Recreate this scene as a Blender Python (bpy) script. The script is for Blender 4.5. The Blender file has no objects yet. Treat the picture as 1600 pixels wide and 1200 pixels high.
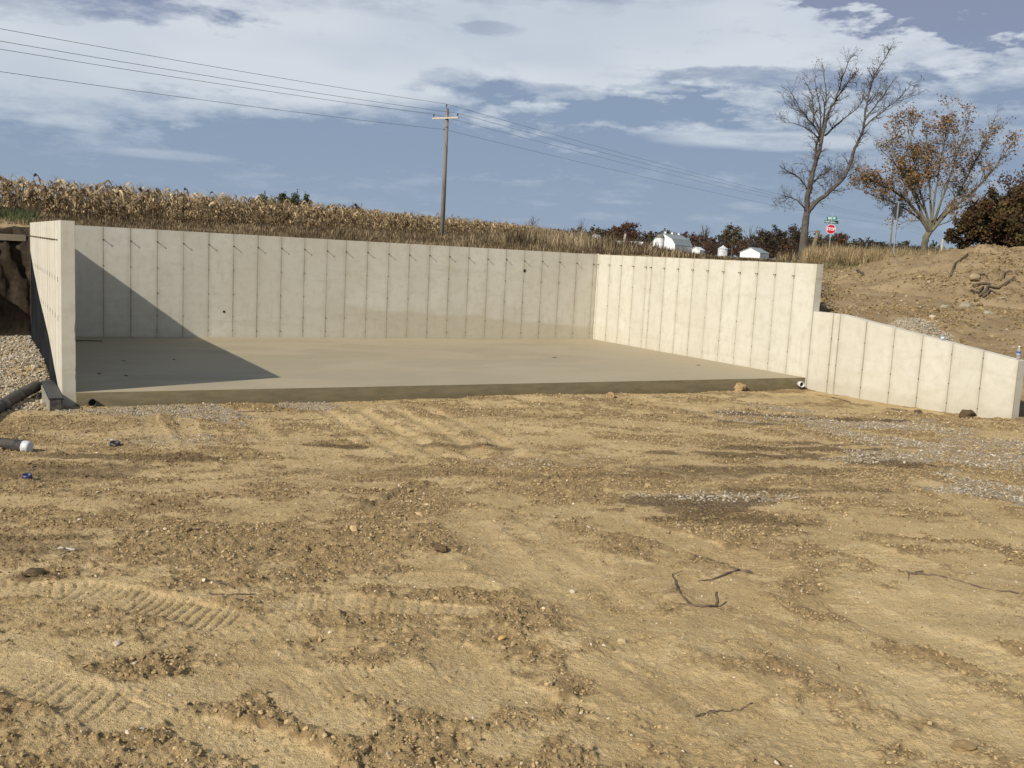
import bpy, math, random
import numpy as np
from mathutils import Vector, Matrix
rng = np.random.default_rng(7); random.seed(7)
scene = bpy.context.scene
COL = scene.collection
# ------------------------------------------------------------------ camera (solved from the wall corners)
CAM = np.array([-16.771, -24.942, 2.437]); FPX = 1510.3
YAW, PITCH, ROLL = 0.5113, 0.1319, 0.0527
def cam_axes():
    cy, sy = math.cos(YAW), math.sin(YAW)
    f = np.array([sy*math.cos(PITCH), cy*math.cos(PITCH), -math.sin(PITCH)])
    r = np.array([cy, -sy, 0.]); u = np.cross(r, f)
    return (math.cos(ROLL)*r+math.sin(ROLL)*u, -math.sin(ROLL)*r+math.cos(ROLL)*u, f)
AR, AU, AF = cam_axes()
cd = bpy.data.cameras.new('camera'); cam = bpy.data.objects.new('camera', cd); COL.objects.link(cam)
cam.matrix_world = Matrix(((AR[0],AU[0],-AF[0],CAM[0]),(AR[1],AU[1],-AF[1],CAM[1]),(AR[2],AU[2],-AF[2],CAM[2]),(0,0,0,1)))
cd.sensor_width = 36; cd.lens = FPX/1600*36; cd.clip_start = .05; cd.clip_end = 9000
scene.camera = cam
# ------------------------------------------------------------------ light
SUN = np.array([-3.56, -1.30, 2.609]); SUN /= np.linalg.norm(SUN)
sd = bpy.data.lights.new('sun', 'SUN'); sd.energy = 5.0; sd.angle = math.radians(.53); sd.color = (1, .935, .83)
so = bpy.data.objects.new('sun', sd); COL.objects.link(so)
so.rotation_euler = Vector(SUN).to_track_quat('Z', 'Y').to_euler()
cy = scene.cycles; cy.max_bounces = 5; cy.diffuse_bounces = 3; cy.glossy_bounces = 2; cy.transmission_bounces = 5; cy.transparent_max_bounces = 6
scene.view_settings.view_transform = 'Standard'; scene.view_settings.look = 'None'
scene.view_settings.exposure = 0.0; scene.view_settings.gamma = 1; scene.view_settings.use_curve_mapping = False

class NG:
    """tiny helper for building node graphs"""
    def __init__(s, nt): s.nt = nt
    def new(s, t, **k):
        n = s.nt.nodes.new(t)
        for a, b in k.items(): setattr(n, a, b)
        return n
    def put(s, sock, v):
        if isinstance(v, bpy.types.NodeSocket): s.nt.links.new(v, sock)
        else: sock.default_value = v
    def m(s, op, a, b=0., c=0., clamp=False):
        n = s.new('ShaderNodeMath', operation=op, use_clamp=clamp)
        s.put(n.inputs[0], a); s.put(n.inputs[1], b); s.put(n.inputs[2], c); return n.outputs[0]
    def vm(s, op, a, b=(0,0,0), scale=None):
        n = s.new('ShaderNodeVectorMath', operation=op); s.put(n.inputs[0], a); s.put(n.inputs[1], b)
        if scale is not None: s.put(n.inputs[3], scale)
        return n.outputs['Value'] if op in ('DOT_PRODUCT','LENGTH') else n.outputs[0]
    def xyz(s, x, y, z):
        n = s.new('ShaderNodeCombineXYZ'); s.put(n.inputs[0], x); s.put(n.inputs[1], y); s.put(n.inputs[2], z); return n.outputs[0]
    def noise(s, v, scale, detail=4, rough=.5, dist=0., lac=2.0):
        n = s.new('ShaderNodeTexNoise'); s.put(n.inputs['Vector'], v); s.put(n.inputs['Scale'], scale)
        n.inputs['Detail'].default_value = detail; n.inputs['Roughness'].default_value = rough
        n.inputs['Distortion'].default_value = dist; n.inputs['Lacunarity'].default_value = lac; return n.outputs[0]
    def ss(s, v, lo, hi, a=0., b=1.):
        n = s.new('ShaderNodeMapRange', interpolation_type='SMOOTHSTEP'); s.put(n.inputs[0], v)
        for i, q in enumerate((lo, hi, a, b)): s.put(n.inputs[1+i], q)
        return n.outputs[0]
    def mix(s, f, a, b, mode='MIX'):
        n = s.new('ShaderNodeMix', data_type='RGBA', blend_type=mode); s.put(n.inputs[0], f)
        s.put(n.inputs[6], a if isinstance(a, bpy.types.NodeSocket) else (*a, 1)); s.put(n.inputs[7], b if isinstance(b, bpy.types.NodeSocket) else (*b, 1))
        return n.outputs[2]

# ------------------------------------------------------------------ sky
world = bpy.data.worlds.new('World'); scene.world = world; world.use_nodes = True; world.cycles.sampling_method = 'NONE'
wt = world.node_tree; wt.nodes.clear(); g = NG(wt)
sky = g.new('ShaderNodeTexSky', sky_type='NISHITA'); sky.sun_disc = False
sky.sun_elevation = math.asin(SUN[2]); sky.sun_rotation = math.atan2(SUN[0], SUN[1]); sky.air_density = 1.0; sky.dust_density = .6
tc = g.new('ShaderNodeTexCoord'); D = tc.outputs['Generated']
H0 = np.array([math.sin(YAW), math.cos(YAW), 0]); R0 = np.array([math.cos(YAW), -math.sin(YAW), 0])
fx = g.vm('DOT_PRODUCT', D, tuple(R0)); fy = g.vm('DOT_PRODUCT', D, tuple(H0))
sp = g.new('ShaderNodeSeparateXYZ'); g.put(sp.inputs[0], D); dz = sp.outputs[2]
az = g.m('ARCTAN2', fx, fy); el = g.m('ARCSINE', dz)
den = g.m('ADD', g.m('MAXIMUM', dz, 0.0), .085)
cp = g.xyz(g.m('DIVIDE', fx, den), g.m('DIVIDE', fy, den), 0.)
AE = g.xyz(az, el, 0.)
w1 = g.noise(cp, .55, 3, .55); w2 = g.noise(cp, 1.5, 5, .62)
n3 = g.noise(g.vm('MULTIPLY', AE, (5, 16, 1)), 1.0, 4, .6)
n4 = g.noise(g.vm('MULTIPLY', AE, (16, 52, 1)), 1.0, 6, .66)
wx = g.m('SUBTRACT', n3, .5); wy = g.m('SUBTRACT', n4, .5)
WN = g.m('MULTIPLY', g.m('ADD', wx, wy), 2.0)
def vma(v, sc, off):
    n = g.new('ShaderNodeVectorMath', operation='MULTIPLY_ADD'); g.put(n.inputs[0], v); n.inputs[1].default_value = sc; n.inputs[2].default_value = off; return n.outputs[0]
def blob(W, px, py, rx, ry, amp, soft=.9):
    """soft cloud patch at a direction of the sky (azimuth, elevation from the view's middle)"""
    a0 = math.atan((px-800)/FPX); e0 = math.atan((399.4+.053*(px-800)-py)/FPX); ra, re = rx/FPX, ry/FPX
    d = g.m('ADD', g.vm('LENGTH', vma(AE, (1/ra, 1/re, 0), (-a0/ra, -e0/re, 0))), WN)
    n = g.new('ShaderNodeMapRange', interpolation_type='SMOOTHSTEP'); g.put(n.inputs[0], d); n.inputs[1].default_value = 1+soft*.5; n.inputs[2].default_value = 1-soft*.5; n.inputs[3].default_value = 0; n.inputs[4].default_value = amp
    return g.m('ADD', W, n.outputs[0])
# whiteness of the cloud sheet: dull blue-grey low down, bright and streaky higher up
e1 = g.m('ADD', g.m('MULTIPLY_ADD', wx, .11, el), g.m('MULTIPLY_ADD', az, -.06, g.m('MULTIPLY', wy, .05)))
W = g.ss(e1, .095, .180, .0, .86)
W = g.m('MULTIPLY_ADD', g.m('SUBTRACT', w2, .5), .9, W)
for b in [(600, 225, 330, 42, -.4), (250, 140, 330, 50, .35), (440, 95, 330, 50, .22), (60, 30, 250, 38, -.5, .8), (220, 52, 110, 22, -.38, .7),
          (735, 60, 50, 10, -.42, .6), (690, 140, 70, 16, -.35), (840, 158, 190, 15, -.45, .7), (1010, 188, 230, 20, -.5, .7), (1240, 145, 200, 18, -.65, .6),
          (1440, 40, 205, 52, -1.3, .45), (1300, 30, 80, 24, -.6, .5), (1530, 170, 220, 24, -.28), (1010, 207, 120, 9, .4), (1180, 232, 160, 12, .62, .7), (1000, 80, 260, 42, .28),
          (850, 122, 60, 20, .4, .7), (245, 252, 90, 7, .3), (1440, 215, 220, 22, .2), (860, 6, 100, 14, -.35), (770, 275, 40, 4, .25), (1000, 150, 90, 8, -.4, .7)]:
    W = blob(W, *b)
W = g.m('MULTIPLY_ADD', wx, .55, g.m('MULTIPLY_ADD', wy, g.ss(el, .05, .14, .8, 1.7), W), clamp=True)
dark = g.mix(g.ss(el, .0, .13), (.285, .370, .495), (.255, .335, .468))
dark = g.mix(g.ss(el, .14, .25), dark, (.250, .290, .420))
light = g.mix(g.ss(w1, .4, .6), (.66, .715, .775), (.55, .615, .70))
cloudc = g.mix(W, dark, light)
bg_sky = g.new('ShaderNodeBackground'); g.put(bg_sky.inputs[0], sky.outputs[0]); bg_sky.inputs[1].default_value = .085
bg_cl = g.new('ShaderNodeBackground'); g.put(bg_cl.inputs[0], cloudc); bg_cl.inputs[1].default_value = 1.0
cover = g.ss(g.m('ADD', el, g.m('MULTIPLY', g.m('SUBTRACT', w1, .5), -.9)), .75, .38, .12, .95)
mx = g.new('ShaderNodeMixShader'); g.put(mx.inputs[0], cover); g.put(mx.inputs[1], bg_sky.outputs[0]); g.put(mx.inputs[2], bg_cl.outputs[0])
wo = g.new('ShaderNodeOutputWorld'); g.put(wo.inputs[0], mx.outputs[0])

# ------------------------------------------------------------------ mesh helpers
def tag(o, label=None, cat=None, group=None, kind=None):
    if label: o['label'] = label
    if cat: o['category'] = cat
    if group: o['group'] = group
    if kind: o['kind'] = kind
    return o
def empty(name, loc, label, cat, group=None):
    o = bpy.data.objects.new(name, None); COL.objects.link(o); o.location = loc; o.empty_display_size = .2
    return tag(o, label, cat, group)
def raw_mesh(name, V, F, mat=None, col=None, smooth=False, attrs=None, fcol=None):
    V = np.asarray(V, np.float32); me = bpy.data.meshes.new(name)
    if isinstance(F, np.ndarray): groups = [F]
    else: groups = [np.asarray(q) for q in F if len(q)]
    nl = sum(q.size for q in groups); nf = sum(len(q) for q in groups)
    me.vertices.add(len(V)); me.vertices.foreach_set('co', V.ravel())
    me.loops.add(nl); me.polygons.add(nf)
    me.loops.foreach_set('vertex_index', np.concatenate([q.ravel() for q in groups]).astype(np.int32))
    st = []; p = 0
    for q in groups:
        k = q.shape[1]; st.append(p+np.arange(len(q))*k); p += q.size
    me.polygons.foreach_set('loop_start', np.concatenate(st).astype(np.int32))
    if smooth: me.polygons.foreach_set('use_smooth', np.ones(nf, bool))
    else: me.polygons.foreach_set('use_smooth', np.zeros(nf, bool))
    me.update(calc_edges=True)
    if col is not None:
        a = me.color_attributes.new('Col', 'FLOAT_COLOR', 'POINT')
        c = np.ones((len(V), 4), np.float32); c[:, :3] = col; a.data.foreach_set('color', c.ravel())
    if mat: me.materials.append(mat)
    return me
def obj(name, me, parent=None, loc=None, rot=None):
    o = bpy.data.objects.new(name, me); COL.objects.link(o)
    if parent: o.parent = parent
    if loc is not None: o.location = loc
    if rot is not None: o.rotation_euler = rot
    return o
BOXF = np.array([[0,3,2,1],[4,5,6,7],[0,1,5,4],[1,2,6,5],[2,3,7,6],[3,0,4,7]])
def boxv(x0, x1, y0, y1, z0, z1):
    return np.array([[x0,y0,z0],[x1,y0,z0],[x1,y1,z0],[x0,y1,z0],[x0,y0,z1],[x1,y0,z1],[x1,y1,z1],[x0,y1,z1]], float)
def box(name, b, mat, parent=None, bevel=0):
    o = obj(name, raw_mesh(name, boxv(*b), BOXF, mat), parent)
    if bevel:
        m = o.modifiers.new('bevel', 'BEVEL'); m.width = bevel; m.segments = 2; m.limit_method = 'ANGLE'
    return o
class MB:
    def __init__(s): s.V=[]; s.Q=[]; s.T=[]; s.C=[]; s.n=0
    def add(s, V, Q=None, T=None, C=None):
        V = np.asarray(V, float)
        if Q is not None and len(Q): s.Q.append(np.asarray(Q)+s.n)
        if T is not None and len(T): s.T.append(np.asarray(T)+s.n)
        s.V.append(V)
        if C is not None: s.C.append(np.broadcast_to(np.asarray(C, float), (len(V), 3)))
        s.n += len(V)
    def box(s, *b, C=None): s.add(boxv(*b), BOXF, C=C)
    def tube(s, P, R, k=6, cap=True, C=None):
        P = np.asarray(P, float); n = len(P); R = np.broadcast_to(np.asarray(R, float), (n,))
        T = np.gradient(P, axis=0); T /= np.linalg.norm(T, axis=1)[:, None]+1e-12
        ref = np.array([0, 0, 1.]) if abs(T[0, 2]) < .9 else np.array([1., 0, 0])
        a = np.cross(T, ref); a /= np.linalg.norm(a, axis=1)[:, None]+1e-12; b = np.cross(T, a)
        th = np.arange(k)*2*math.pi/k
        V = (P[:, None]+R[:, None, None]*(np.cos(th)[None, :, None]*a[:, None]+np.sin(th)[None, :, None]*b[:, None])).reshape(-1, 3)
        i = np.arange(n-1)[:, None]*k; j = np.arange(k)[None]; j2 = (j+1) % k
        Q = np.stack([i+j, i+j2, i+k+j2, i+k+j], -1).reshape(-1, 4); Tt = []
        if cap:
            V = np.vstack([V, P[:1], P[-1:]]); jj = np.arange(k); j2 = (jj+1) % k
            Tt = np.vstack([np.stack([j2, jj, np.full(k, n*k)], 1), np.stack([(n-1)*k+jj, (n-1)*k+j2, np.full(k, n*k+1)], 1)])
        s.add(V, Q, Tt, C)
    def mesh(s, name, mat, smooth=False):
        F = []
        if s.Q: F.append(np.vstack(s.Q))
        if s.T: F.append(np.vstack(s.T))
        return raw_mesh(name, np.vstack(s.V), F, mat, np.vstack(s.C) if s.C else None, smooth)
    def build(s, name, mat, parent=None, smooth=False): return obj(name, s.mesh(name, mat, smooth), parent)
def sst(v, a, b):
    t = np.clip((np.asarray(v, float)-a)/(b-a), 0, 1); return t*t*(3-2*t)
# value noise
_TB = np.random.default_rng(11).random((512, 512))
def vn(x, y):
    x = np.asarray(x, float); y = np.asarray(y, float)
    xi = np.floor(x).astype(int); yi = np.floor(y).astype(int); fx_ = x-xi; fy_ = y-yi
    fx_ = fx_*fx_*fx_*(fx_*(fx_*6-15)+10); fy_ = fy_*fy_*fy_*(fy_*(fy_*6-15)+10)
    a = _TB[xi & 511, yi & 511]; b = _TB[(xi+1) & 511, yi & 511]; c = _TB[xi & 511, (yi+1) & 511]; d = _TB[(xi+1) & 511, (yi+1) & 511]
    return (a*(1-fx_)+b*fx_)*(1-fy_)+(c*(1-fx_)+d*fx_)*fy_
def fbm(x, y, sc, oc=4, rough=.5, seed=0):
    s = 0; A = 1; t = 0; x = np.asarray(x)*sc+seed*17.31; y = np.asarray(y)*sc-seed*9.17
    for _ in range(oc):
        s = s+A*vn(x, y); t += A; A *= rough; x, y = (x*.8-y*.6)*2.03+5.1, (x*.6+y*.8)*2.03+1.7
    return s/t
# ------------------------------------------------------------------ terrain
XR, YB = 0.10, 0.10           # the ground is split along the middle of the right and back walls
def pix_k(x, y):
    dx = x-CAM[0]; dy = y-CAM[1]; a = dx*R0[0]+dy*R0[1]; b = dx*H0[0]+dy*H0[1]; return a, b
def bank_d(x, y):
    """distance outside the excavation's left outline (positive = on the bank)"""
    L = [(-16.9, 3.), (-16.95, .3), (-17.3, -.8), (-19.5, -2.2), (-21.5, -4.6), (-22.0, -9.), (-22.6, -30)]  # unseen left run shaped to keep sun off the back bank, not the gravel
    xe = np.interp(-y, [-q[1] for q in L], [q[0] for q in L])
    d = (xe-x)*.85+.45*(fbm(x, y, 1.6, 5, .6, seed=5)-.5)
    d2 = (y-.40)+.75*(fbm(x, y, 2.2, 5, .65, seed=6)-.5)
    return np.maximum(d, np.where(x < -15.0, d2, -9))
def z_up(x, y):
    a, b = pix_k(x, y); r = np.hypot(a, b); k = np.where(b > 1, a/np.maximum(b, 1), np.sign(a)*3)
    left = np.interp(r, [0, 27, 35, 50, 67, 80, 103, 200, 440, 3000], [2.46, 2.46, 2.64, 2.95, 3.42, 3.75, 4.2, 5.8, 8., 14])
    mid = np.interp(r, [0, 27, 35, 60, 100, 200, 440, 700, 3000], [2.5, 2.5, 2.62, 2.85, 3.2, 4.3, 7.0, 9.2, 16])
    yard = np.interp(r, [0, 20, 22, 25, 28, 31, 34, 45, 60, 80, 110, 200, 440, 3000], [.3, .35, .5, .85, 1.35, 1.65, 1.9, 2.3, 2.7, 3.5, 4.0, 5.2, 7.0, 16])
    w1_ = sst(k, 0., .12); w2_ = sst(k, .285, .33)
    return (left*(1-w1_)+mid*w1_)*(1-w2_)+yard*w2_
def z_low(x, y):
    z = -.24+.79*sst(-9.5-y, 0, 15.)-.05*sst(x, -8, -1)
    z = z+.10*np.exp(-(((x+5.2)/2.6)**2+((y+10.6)/1.1)**2))
    pit = (.24*sst(y, -8.0, -5.0))*sst(x, -15.3, -15.7)
    return z+pit
def z_base(x, y):
    x = np.asarray(x, float); y = np.asarray(y, float)
    lo = z_low(x, y); up = z_up(x, y)
    # left bank of the excavation, fading out towards the camera
    d = bank_d(x, y); hb = sst(y, -19, -9)
    zb = lo+(np.maximum(up, 2.3)-lo)*sst(d, -.15, .95)*np.where(y < 0.1, hb, 1)
    inner_back = (x > -15.5) & (y > YB)
    z = np.where(inner_back, up, zb)
    # right yard behind the right wall and the wing wall
    bY = np.interp(y, [-30, -15.2, -14.1, -13.2, -11, -9, -6, -3, .2], [0., -.2, -.12, .05, .85, 1.4, 2.1, 2.45, 2.5])
    yr = bY*(1-sst(x, .7, 3.4))+up*sst(x, .7, 3.4)
    front = sst(y, -14.6, -17.5)          # in front of the wall's end the ground is the low dirt again
    yr = yr*(1-front)+(lo+.1*np.clip(x, 0, 20))*front
    right = (x >= XR) & (y <= YB+1e-6)
    z = np.where(right, yr, z)
    w = (x >= XR) & (y > YB)
    return np.where(w, up, z)
# ruts and tread marks left by the digger: (pixel polyline -> ground), width, bar pitch, depth
def ray(px, py):
    d = AF+AR*(px-800)/FPX-AU*(py-600)/FPX; return d/np.linalg.norm(d)
def at_z(px, py, z): d = ray(px, py); return CAM+d*(z-CAM[2])/d[2]
import functools
@functools.lru_cache(None)
def gp(px, py, off=0., f=None):
    """ground point seen in a given direction of the photograph"""
    z = 0.
    for _ in range(14):
        p = at_z(px, py, z+off); z = .5*z+.5*float((f or z_base)(p[0], p[1]))
    p = at_z(px, py, z+off); return p
TR = []
def track(pts, w, pitch, depth, skew=.0):
    P = np.array([gp(*q)[:2] for q in pts]); TR.append((P, w, pitch, depth*.62, skew))
track([(0, 915), (120, 918), (250, 945), (330, 965)], .36, .075, .018, .5)
track([(480, 945), (560, 945), (650, 948), (740, 955)], .26, .09, .010, .1)
track([(310, 1135), (400, 1160), (470, 1195)], .26, .07, .020, -.6)
track([(0, 1040), (60, 1075), (150, 1100)], .3, .08, .012, .5)
track([(250, 1082), (350, 1062), (450, 1050)], .30, .075, .009, .3)
track([(960, 820), (1090, 855), (1200, 895)], .42, .085, .016, -.5)
track([(1290, 850), (1370, 872), (1420, 890)], .36, .085, .014, -.4)
track([(420, 1030), (470, 1090), (560, 1130)], .25, .07, .008, .2)
track([(700, 1020), (760, 1060), (820, 1085)], .3, .08, .010, .3)
track([(1320, 945), (1420, 990), (1560, 1035)], .35, .08, .012, -.3)
track([(930, 1040), (1010, 1075), (1120, 1130)], .3, .08, .008, .3)
track([(0, 855), (60, 852), (150, 850)], .3, .09, .013, .0)
track([(225, 640), (255, 700)], .3, .1, .02, .0); track([(285, 640), (300, 690)], .3, .1, .016, .0)
track([(640, 900), (700, 905), (760, 912)], .3, .08, .010, .1)
track([(500, 1060), (640, 1060), (720, 1100)], .35, .08, .007, .4)
RUT = []
def rut(pts, w, depth):
    RUT.append((np.array([gp(*q)[:2] for q in pts]), w, depth*.6))
for i in range(4): rut([(505+i*55, 637), (560+i*60, 672), (625+i*62, 712)], .28, .035)
rut([(380, 640), (430, 690)], .3, .02); rut([(720, 800), (790, 870), (900, 930), (960, 980)], .5, .03); rut([(830, 820), (900, 880), (1000, 950)], .4, .02)
rut([(1000, 1020), (1150, 1110), (1300, 1190)], .35, .025); rut([(1230, 1010), (1400, 1080), (1600, 1160)], .4, .03); rut([(1100, 920), (1300, 1000), (1500, 1100)], .35, .02)
rut([(1440, 760), (1600, 830)], .4, .025); rut([(1080, 640), (1250, 680), (1330, 700)], .4, .03); rut([(700, 760), (820, 752), (930, 770)], .35, -.03); rut([(560, 790), (680, 740), (800, 750)], .25, -.035)
def seg_st(P, x, y):
    best = np.full(x.shape, 1e9); S = np.zeros(x.shape); acc = 0; tt = np.zeros(x.shape)
    for i in range(len(P)-1):
        a, b = P[i], P[i+1]; L = np.hypot(*(b-a)); u = (b-a)/L
        s = (x-a[0])*u[0]+(y-a[1])*u[1]; t = -(x-a[0])*u[1]+(y-a[1])*u[0]
        sc = np.clip(s, 0, L); d = np.hypot(s-sc, t); m = d < best
        best = np.where(m, d, best); S = np.where(m, acc+s, S); tt = np.where(m, t, tt); acc += L
    return best, S, tt, acc
def track_field(x, y):
    """height change and 'pressed smooth' mask"""
    dz_ = np.zeros(x.shape); sm = np.zeros(x.shape)
    for P, w, pitch, depth, skew in TR:
        lo = P.min(0)-1; hi = P.max(0)+1
        m = (x > lo[0]) & (x < hi[0]) & (y > lo[1]) & (y < hi[1])
        if not m.any(): continue
        X = x[m]; Y = y[m]; d, S, t, L = seg_st(P, X, Y)
        d = d+.09*(fbm(X, Y, 4, 3, seed=8)-.5); win = 1-sst(d, w*.40, w*.60)
        br = sst(fbm(X, Y, 2.2, 3, seed=12), .30, .52)
        ph = (S+skew*t+.02*fbm(X, Y, 5, 2, seed=3))/pitch; bar = sst(np.abs((ph % 1)-.5), .08, .20)
        dz_[m] += win*(-.55*depth-depth*1.1*(1-bar)*br)+.5*depth*np.exp(-((d-w*.62)/.05)**2)
        sm[m] = np.maximum(sm[m], win*.95)
    for P, w, depth in RUT:
        lo = P.min(0)-1; hi = P.max(0)+1
        m = (x > lo[0]) & (x < hi[0]) & (y > lo[1]) & (y < hi[1])
        if not m.any(): continue
        X = x[m]; Y = y[m]; d, S, t, L = seg_st(P, X, Y); d = d+.18*(fbm(X, Y, 2.6, 3, seed=9)-.5)
        dz_[m] += -depth*np.exp(-(d/(w*.42))**2)+.6*depth*np.exp(-((d-w*.7)/.07)**2)
        if depth > 0: sm[m] = np.maximum(sm[m], .8*np.exp(-(d/(w*.5))**2))
    return dz_, sm
def pxmask(lst, x, y, wob=.9):
    """soft patches on the ground: px centre, radii in metres along x,y of the picture's ground"""
    M = np.zeros(x.shape); nz = (fbm(x, y, 1.3, 5, .6, seed=14)-.5)*wob*2
    for px, py, rx, ry, amp in lst:
        c = gp(px, py)[:2]; dx = x-c[0]; dy = y-c[1]
        a = dx*R0[0]+dy*R0[1]; b = dx*H0[0]+dy*H0[1]
        M = np.maximum(M, amp*(1-sst(np.hypot(a/rx, b/ry)+nz, .6, 1.25)))
    return M
GRAVEL = [(1250, 655, 1.3, .5, .8), (1360, 665, 1.9, .75, 1), (1480, 690, 2.0, .9, 1), (1580, 720, 1.6, 1.2, 1), (1560, 770, .9, .6, .8), (1130, 780, .9, .3, .6), (1340, 720, .8, .3, .6), (1215, 640, .9, .3, .6), (1440, 722, 1.2, .5, .8),
          (150, 645, .7, .35, .9), (240, 640, 1.2, .4, .9), (340, 650, .7, .5, .9), (450, 632, 1.0, .35, .7), (250, 690, 1.0, .5, .45), (880, 720, .8, .4, .4), (60, 600, .4, .9, 1), (20, 570, .6, 2.6, 1), (20, 620, .5, 2, .9)]
MOIST = [(1270, 655, 1.2, .22, 1), (1160, 712, 1.1, .42, .9), (1230, 700, 1.0, .22, .9), (1270, 692, .8, .15, .8), (1190, 735, 1.2, .35, .7), (1060, 785, .5, .22, .8), (1105, 800, .35, .3, .85), (1150, 815, .6, .16, .8), (1215, 822, .5, .2, .7), (1170, 790, .25, .1, .6), (1430, 728, .65, .28, 1.0), (1170, 664, .5, .14, .8), (1270, 770, .8, .3, .75), (1000, 745, .8, .2, .6), (560, 735, 1.2, .2, .5), (430, 790, 1.2, .25, .4), (870, 655, .6, .12, .6), (1085, 655, .5, .12, .6),
         (530, 700, .35, .16, 1), (200, 718, .9, .2, .8), (110, 735, .8, .3, .7), (770, 700, .6, .15, .7), (60, 745, .6, .25, .6), (60, 850, .7, .25, .6), (700, 740, 1.0, .2, .5), (1530, 962, .4, .08, .4), (50, 900, .2, .10, .9), (1560, 975, .35, .09, .4)]
def rough_mask(x, y, sm, grav):
    n = fbm(x*.75+y*.25, y*1.6-x*.15, .62, 4, .6, seed=1); n2 = fbm(x*.9+y*.4, y*1.1-x*.3, 2.6, 5, .68, seed=2); n4 = fbm(x, y, 14, 2, .6, seed=4)
    a = (x-CAM[0])*R0[0]+(y-CAM[1])*R0[1]; b = (x-CAM[0])*H0[0]+(y-CAM[1])*H0[1]
    a = a+.5*fbm(x, y, .5, 2, seed=71); th = np.where(a > -1, .72, .15)+.5*(fbm(x, y, .22, 2, seed=72)-.5)
    u = a*np.cos(.55)-b*np.sin(.55); v = a*np.sin(.55)+b*np.cos(.55); u2 = a*.99-b*.12; v2 = a*.12+b*.99; wr = sst(a, -1.6, .4)
    n5 = wr*fbm(u*.28, v*1.5, 1.25, 4, .62, seed=73)+(1-wr)*fbm(u2*.3, v2*1.3, 1.25, 4, .62, seed=74)
    m = sst(.28*n+.36*n2+.10*n4+.30*n5, .43, .60)
    return np.clip(np.maximum(m*(1-sm), grav*.8), 0, 1)
def full_height(x, y, detail=True):
    z = z_base(x, y); r = np.hypot(x-CAM[0], y-CAM[1])
    near = 1-sst(r, 26, 60)
    tf, sm = track_field(x, y) if detail else (0., np.zeros(x.shape))
    gr = np.zeros(x.shape); mo = np.zeros(x.shape)
    nm = r < 40
    if nm.any():
        gr[nm] = pxmask(GRAVEL, x[nm], y[nm], 1.5); mo[nm] = pxmask([(q[0], q[1], q[2]*1.25, q[3]*1.3, q[4]) for q in MOIST], x[nm], y[nm], 1.0)
    yardm = sst(x, .1, .4)*(1-sst(r, 45, 60))*(y < 4)
    rg = rough_mask(x, y, sm, gr)
    hgt = .10*(fbm(x, y, .35, 3, seed=20)-.5)+.065*(fbm(x, y, 1.1, 3, seed=21)-.5)
    rid = 1-np.abs(2*fbm(x, y, 5.5, 3, .55, seed=22)-1)
    cl = np.maximum(0, fbm(x, y, 17, 2, .6, seed=23)-.45); cl2 = np.maximum(0, fbm(x, y, 38, 2, .6, seed=27)-.45)
    hgt = hgt+(.004+.030*rg)*(rid-.6)+(.15+.85*rg)*(.045*cl+.045*cl2)+(.008)*(fbm(x, y, 9, 4, .6, seed=25)-.5)+.0055*(1-np.abs(2*fbm(x, y, 21, 2, .6, seed=28)-1))+.006*(1-rg)*(fbm(x*.9+y*.5, y*.4, 6, 3, seed=26)-.5)
    bank = sst(bank_d(x, y), -.3, .2)*(x < -15.2)*(1-sst(bank_d(x, y), 1.2, 2.))
    hgt = hgt+(bank+.8*yardm)*(.22*(fbm(x, y, 1.6, 5, .6, seed=30)-.5)+.10*(1-np.abs(2*fbm(x, y, 3.5, 3, seed=31)-1)-.6))
    hgt = hgt+.11*(fbm(x, y, 2.6, 4, .6, seed=33)-.45)*np.exp(-((y+10.0)/.75)**2)*sst(x, -13.5, -9)
    # quiet strip against the walls and under the slab
    inside = (x > -15.6) & (x < .3) & (y > -8.85)
    z = z+np.where(inside & (y < .1), -.12, 0)
    z = z+hgt*np.where(inside & (y < .1), 0, near)+tf*np.where(inside, 0, 1)
    return z, rg, gr, mo, sm, bank, yardm
def grass_mask(x, y):
    a, b = pix_k(x, y); r = np.hypot(a, b); k = a/np.maximum(b, 1)
    up = np.where(k < .31, sst(y+.6*fbm(x, y, .4, 3, seed=40), 1.2, 2.8), sst(r+6*fbm(x, y, .15, 3, seed=41), 51, 57))
    up = np.where((k < -.47) & (r < 40), sst(r+3*fbm(x, y, .5, 2, seed=42), 34, 38), up)
    return up
def ground_mats(x, y, rg, gr, mo, sm, bank, yardm):
    c = np.zeros((len(x), 3)); c[:, 0] = gr; c[:, 1] = mo; c[:, 2] = grass_mask(x, y); return c
# ------------------------------------------------------------------ materials
def mat(name, build=None, color=(.5,.5,.5), rough=.8, metal=0., **kw):
    m = bpy.data.materials.new(name); m.use_nodes = True; nt = m.node_tree; p = nt.nodes['Principled BSDF']
    p.inputs['Base Color'].default_value = (*color, 1); p.inputs['Roughness'].default_value = rough; p.inputs['Metallic'].default_value = metal
    for k, v in kw.items(): p.inputs[k].default_value = v
    if build: build(NG(nt), p)
    return m
def geo_pos(g): return g.new('ShaderNodeNewGeometry').outputs['Position']
def bump(g, p, h, dist=.01, strength=1.):
    b = g.new('ShaderNodeBump'); g.put(b.inputs['Height'], h); b.inputs['Distance'].default_value = dist; b.inputs['Strength'].default_value = strength
    g.put(p.inputs['Normal'], b.outputs[0])
def attr(g, n):
    a = g.new('ShaderNodeAttribute', attribute_name=n); return a.outputs['Color']
def sepc(g, c):
    s = g.new('ShaderNodeSeparateColor'); g.put(s.inputs[0], c); return s.outputs[0], s.outputs[1], s.outputs[2]
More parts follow.
